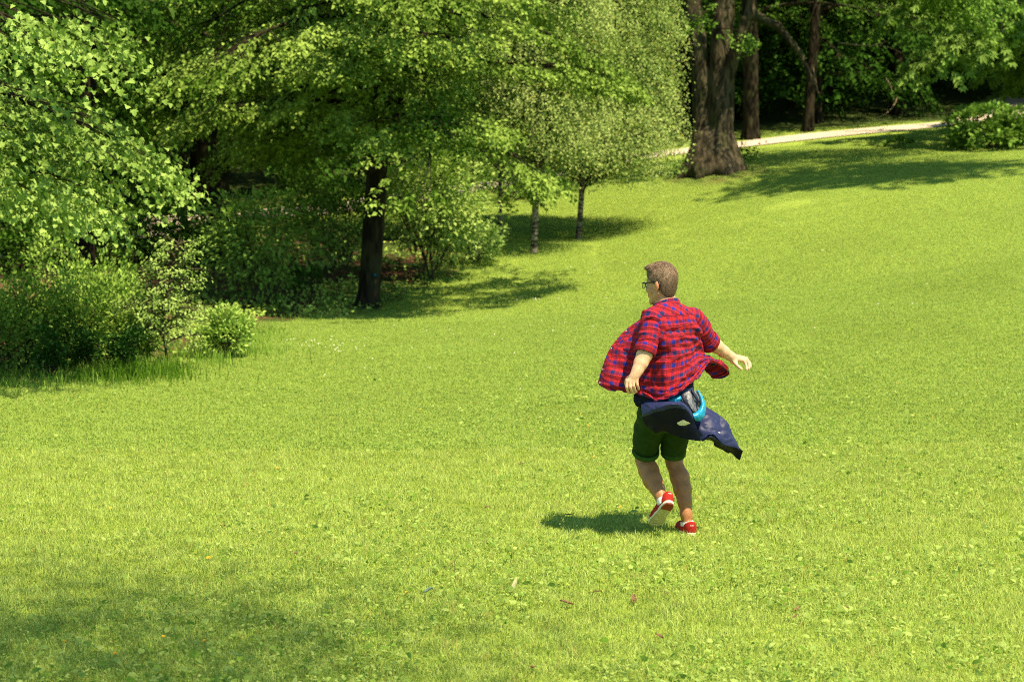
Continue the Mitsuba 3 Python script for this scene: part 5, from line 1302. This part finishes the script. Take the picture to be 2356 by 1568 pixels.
# the outer tail on the right, lit by the sun
k, tailP = sheet([
    [(1070, 620, -.03), (1180, 560, -.03), (1250, 520, .0), (1312, 500, .03)],
    [(1080, 760, -.05), (1220, 690, -.06), (1340, 610, -.02), (1450, 580, .02)],
    [(1100, 850, -.08), (1270, 780, -.09), (1430, 700, -.05), (1590, 690, .0)],
    [(1130, 950, -.10), (1320, 890, -.12), (1520, 830, -.08), (1700, 830, -.02)],
    [(1160, 1030, -.11), (1360, 960, -.14), (1560, 935, -.10), (1770, 930, -.03)],
    [(1200, 1105, -.12), (1330, 1055, -.155), (1440, 1010, -.155), (1560, 1045, -.125), (1720, 1080, -.08), (1850, 1085, -.03)],
    [(1245, 1147, -.14), (1305, 1112, -.16), (1385, 1044, -.175), (1450, 1042, -.17), (1510, 1090, -.15), (1600, 1190, -.12), (1730, 1240, -.09), (1850, 1262, -.06), (1968, 1318, -.03)],
], 110, 110, .016, 9, 5, 'navy_nylon', 'person__jacket__tail', aniso=(1, 1, 1))
k, inP = sheet([
    [(1245, 1147, -.138), (1305, 1112, -.155), (1385, 1044, -.168), (1450, 1042, -.163), (1510, 1090, -.143), (1600, 1190, -.113), (1730, 1240, -.083), (1850, 1262, -.053), (1968, 1318, -.026)],
    [(1250, 1120, -.06), (1330, 1100, -.05), (1430, 1130, -.05), (1520, 1190, -.04), (1620, 1250, -.03), (1730, 1295, -.02), (1840, 1340, -.01), (1945, 1385, -.0)],
    [(1255, 1100, .0), (1330, 1125, .0), (1440, 1165, .01), (1455, 1215, .02), (1590, 1295, .03), (1725, 1362, .04), (1735, 1350, .04), (1830, 1425, .03), (1918, 1472, .02)],
], 70, 24, .006, 10, 6, 'painted_shade_nylon', 'person__jacket__lining')
# mesh pocket lining with its bright blue binding
k, mp = sheet([
    [(880, 330, -.145), (960, 285, -.135), (1070, 252, -.11), (1190, 262, -.07)],
    [(880, 410, -.165), (980, 380, -.165), (1110, 360, -.14), (1238, 395, -.08)],
    [(905, 480, -.17), (1010, 480, -.18), (1130, 480, -.15), (1248, 480, -.09)],
    [(1000, 560, -.16), (1060, 580, -.17), (1140, 590, -.15), (1230, 560, -.10)],
    [(1075, 650, -.14), (1100, 660, -.14), (1140, 655, -.14), (1200, 600, -.11)],
], 50, 44, .007, 16, 7, 'mesh_lining', 'person__jacket__pocket_lining')
k, cy = sheet([
    [(1172, 262, -.085), (1236, 410, -.105), (1240, 500, -.125), (1205, 590, -.15), (1150, 648, -.18), (1088, 672, -.20)],
    [(1186, 262, -.082), (1262, 420, -.115), (1278, 520, -.145), (1245, 625, -.175), (1180, 690, -.205), (1108, 720, -.215)],
    [(1196, 268, -.075), (1290, 440, -.09), (1312, 560, -.11), (1294, 690, -.14), (1200, 795, -.175), (1128, 772, -.20)],
], 60, 16, .004, 18, 8, 'cyan_nylon', 'person__jacket__binding')
sheet([[(640, 400, -.165), (760, 360, -.17), (885, 330, -.155)], [(660, 455, -.20), (770, 420, -.21), (888, 400, -.19)], [(700, 490, -.19), (790, 480, -.2), (890, 490, -.18)]], 26, 18, .008, 26, 11, 'cyan_nylon', 'person__jacket__binding')
# straps across the pocket, waist wrap and the knot's bunched end at the left
for a in ([(885, 330, -.165), (930, 420, -.185), (1010, 530, -.19)], [(1070, 256, -.12), (1140, 390, -.155), (1235, 500, -.115)]):
    add('person__jacket__strap', tube([J(*q) for q in a], .0045, 6), 'navy_knit', smooth=True)
kn = Field(J(90, 560, -.3) - [0, .05, .05], J(330, 260, .2) + [0, .05, .05], .005)
kn.chain([J(*q) for q in ((185, 345, -.03), (165, 400, -.06), (175, 470, -.07), (200, 500, -.06))], [.024, .034, .030, .018], .02)
kn.chain([J(*q) for q in ((180, 345, -.03), (260, 380, -.09), (400, 420, -.13))], [.022, .028, .026], .02)
X, Y, Z = kn.points(); P_ = np.stack(np.broadcast_arrays(X, Y, Z), -1); kn.F = (kn.F + (nfbm(P_ * [40, 40, 22], 3, 4) - .5) * .016).astype(np.float32)
add('person__jacket__knot', kn.mesh(3), 'navy_knit', smooth=True)
def waist_wrap():
    ang = np.linspace(0, 2 * np.pi, 61)
    st = [((885, 1225, .0), .150, .108), ((868, 1262, .0), .160, .122), ((845, 1310, .0), .166, .130), ((825, 1370, .0), .168, .132), ((812, 1420, .0), .163, .128)]
    R = [K(*c) + np.cos(ang)[:, None] * l * TL + np.sin(ang)[:, None] * f * TF for c, l, f in st]
    P = PchipInterpolator(range(len(st)), np.array(R), axis=0)(np.linspace(0, len(st) - 1, 24))
    P = wrinkle(P, .008, 16, 6, (1, 1, 2.5))
    mesh, uv = cloth(P, .002); add('person__jacket__waist_wrap', mesh, 'navy_nylon', smooth=True, uv=uv)
waist_wrap()
# paper label, snap and pocket flap
lab = np.array([J(812, 822, -.29), J(925, 768, -.30), J(1052, 828, -.285), J(955, 868, -.275), J(858, 868, -.28)]) + [0, -.012, 0]
c = lab.mean(0) + [0, -.006, .004]
add('person__jacket__care_label', (np.vstack([lab, lab + [0, .0015, 0], c, c + [0, .0015, 0]]), np.vstack([[[i, (i + 1) % 5, 10] for i in range(5)], [[(i + 1) % 5 + 5, i + 5, 11] for i in range(5)], [[i, i + 5, (i + 1) % 5] for i in range(5)], [[(i + 1) % 5, i + 5, (i + 1) % 5 + 5] for i in range(5)]])), 'paper_label')
labels['person__jacket__care_label'] = {'label': 'pale cream care label sewn inside the dark flap'}
def on_tail(x, y, lift=.004):
    d = np.linalg.norm(tailP[..., [0, 2]] - J(x, y, -.1)[[0, 2]], axis=-1); i, j = np.unravel_index(d.argmin(), d.shape)
    n = grid_normals(tailP)[i, j]; n = n * np.sign(n @ [0, -1, .2])
    return tailP[i, j] + n * lift, n
p, n = on_tail(1550, 1005)
s = trimesh.creation.torus(.0062, .0021, major_sections=20, minor_sections=8); s.apply_transform(trimesh.geometry.align_vectors([0, 0, 1], n)); s.apply_translation(p)
add('person__jacket__snap', s, 'metal_snap', smooth=True)
# ---- shoes
def shoe(heel, fwd, up, name_label):
    f = unit(fwd); u = unit(np.asarray(up) - f * np.dot(up, f)); s = np.cross(f, u)   # s: the wearer's right
    L = .288
    M = lambda a, b, c: heel + f * a + s * b + u * c
    t = np.linspace(0, 1, 60)
    half = lambda x: np.interp(x, [0, .03, .10, .22, .42, .60, .76, .88, .96, 1.0], [.012, .024, .033, .036, .035, .042, .047, .041, .026, .004])
    off = lambda x: np.interp(x, [0, .3, .6, .85, 1], [0, 0, .004, .006, .0])
    out = [(x * L, off(x) + half(x)) for x in t] + [(x * L, off(x) - half(x)) for x in t[::-1]]
    from shapely.geometry import Polygon
    foot = Polygon(out).buffer(.003).simplify(.0008)
    def slab(poly, z0, z1, mat, key, bev=.002):
        rings = [(poly.buffer(-bev), z0), (poly, z0 + bev), (poly, z1 - bev), (poly.buffer(-bev), z1)]
        N = 90
        V = []
        for pg, z in rings:
            b = pg.exterior
            d0 = b.project(__import__('shapely').geometry.Point(-.1, 0))
            pts = [b.interpolate((d0 + q * b.length / N) % b.length) for q in range(N)]
            V.append([(p_.x, p_.y, z) for p_ in pts])
        V = np.array(V).reshape(-1, 3)
        F = grid_faces(N, 4, True)
        c0, c1 = len(V), len(V) + 1
        V = np.vstack([V, [[poly.centroid.x, poly.centroid.y, z0]], [[poly.centroid.x, poly.centroid.y, z1]]])
        k = np.arange(N)
        F = np.vstack([F, np.stack([k * 0 + c0, (k + 1) % N, k], 1), np.stack([k * 0 + c1, k + 3 * N, (k + 1) % N + 3 * N], 1)])
        return add(key, (np.array([M(*q) for q in V]), F), mat, smooth=40)
    root = numbered('person__shoe')
    # upper: arches from heel to toe, with the opening for the ankle
    top = lambda x: np.interp(x, [.30, .44, .56, .70], [.072, .066, .052, .038])
    S = Field([-.02, -.07, .0], [.31, .07, .13], .0036)
    S.chain([(.036, 0, .040), (.033, 0, .070), (.034, 0, .100)], [.0345, .031, .029], .02)
    S.chain([(.05, 0, .046), (.115, 0, .046), (.165, .003, .040), (.212, .005, .032), (.252, .004, .028), (.266, .002, .026)], [.036, .037, .038, .037, .028, .022], .03)
    S.chain([(.085, 0, .066), (.13, 0, .058)], [.024, .022], .03)
    S.capsule((.20, -.014, .03), (.235, -.010, .028), .026, .022, .03); S.capsule((.19, .020, .03), (.235, .016, .028), .026, .022, .03)
    X, Y, Z = S.points()
    S.F = np.maximum(S.F, (.018 - Z)); S.F = np.maximum(S.F, (Z - np.interp(X, [-.01, .012, .05, .085, .11], [.102, .098, .078, .080, .12]))).astype(np.float32)
    um = S.mesh(4); um = trimesh.Trimesh(np.array([M(*q) for q in um.vertices]), um.faces, process=False)
    if np.dot(np.cross(f, s), u) < 0: um.invert()
    scene[root] = ply(um, 'red_suede', smooth=50)
    slab(foot, .008, .030, 'cream_rubber', root + '__midsole', .004)
    from shapely.geometry import box
    tread = foot.buffer(-.003)
    slab(tread.intersection(box(.075, -1, 1, 1)), .0, .0085, 'tan_rubber', root + '__outsole', .0012)
    slab(tread.intersection(box(-1, -1, .073, 1)), .0, .0085, 'red_rubber', root + '__heel_pad', .0012)
    gr = []
    for q, x in enumerate(np.r_[.10, .118, .136, .154, .172, .192, .212, .232, .252]):
        w = float(half(x / L)) * .86; o = float(off(x / L))
        if q < 5:
            gr += [tube([M(x, o - w, -.0004), M(x + .002, o - w * .30, -.0004)], .0011, 5), tube([M(x + .002, o + w * .30, -.0004), M(x, o + w, -.0004)], .0011, 5)]
        else:
            gr.append(tube([M(x, o - w, -.0004), M(x + .004, o - w * .5, -.0004), M(x - .004, o - w * .2, -.0004), M(x - .004, o + w * .2, -.0004), M(x + .006, o + w * .5, -.0004), M(x, o + w, -.0004)], .0011, 5))
    k = add(root + '__outsole__tread_ridge', join(gr), 'cream_rubber'); tag(k, kind='stuff')
    # collar roll, heel tab with lettering, laces
    ring = [M(.046 + .036 * np.cos(a), .026 * np.sin(a), .0795 + .019 * max(0, -np.cos(a)) ** 2 + .002 * max(0, np.cos(a))) for a in np.linspace(0, 2 * np.pi, 37)]
    add(root + '__collar', tube(ring, .0052, 8, cap=False), 'red_suede', smooth=True)
    for q in range(5):
        x = .115 + q * .017; h = .020 + float(top(x / L)) + .002
        w = .020
        add(root + '__lace', tube(smooth_path([M(x, -w, h - .010), M(x + .004, -w * .5, h), M(x + .007, w * .5, h), M(x + .009, w, h - .010)], 8), .0022, 6), 'red_suede', smooth=True)
    tx = text_mesh('asics', .0075, .0012, bold=True); tv = np.array(tx.vertices)
    wd = tv[:, 0].max() - tv[:, 0].min()
    b_ = (tv[:, 0] - tv[:, 0].min() - wd / 2)
    ang = b_ / .0335
    xx = .0305 - .0335 * np.cos(ang) - tv[:, 2]
    mesh = trimesh.Trimesh(np.array([M(a, .0335 * np.sin(g), .076 + z) for a, g, z in zip(xx, ang, tv[:, 1])]), tx.faces, process=False)
    add(root + '__lettering', mesh, 'white_print')
    labels[root] = {'label': name_label}
    return M
shoe(*SHOE_R, 'red suede shoe flat on the grass')
shoe(*SHOE_L, 'red suede shoe on its toe with the tan sole showing')
for M_, an, up_ in ((ML, [(779, 2215, -.04), (800, 2262, -.055)], 0), (MR, [(1000, 2420, .085), (1006, 2455, .085)], 0)):
    add('person__sock', tube([K(*q) for q in an], [.041, .043], 24, cap=False), 'white_sock', smooth=True)
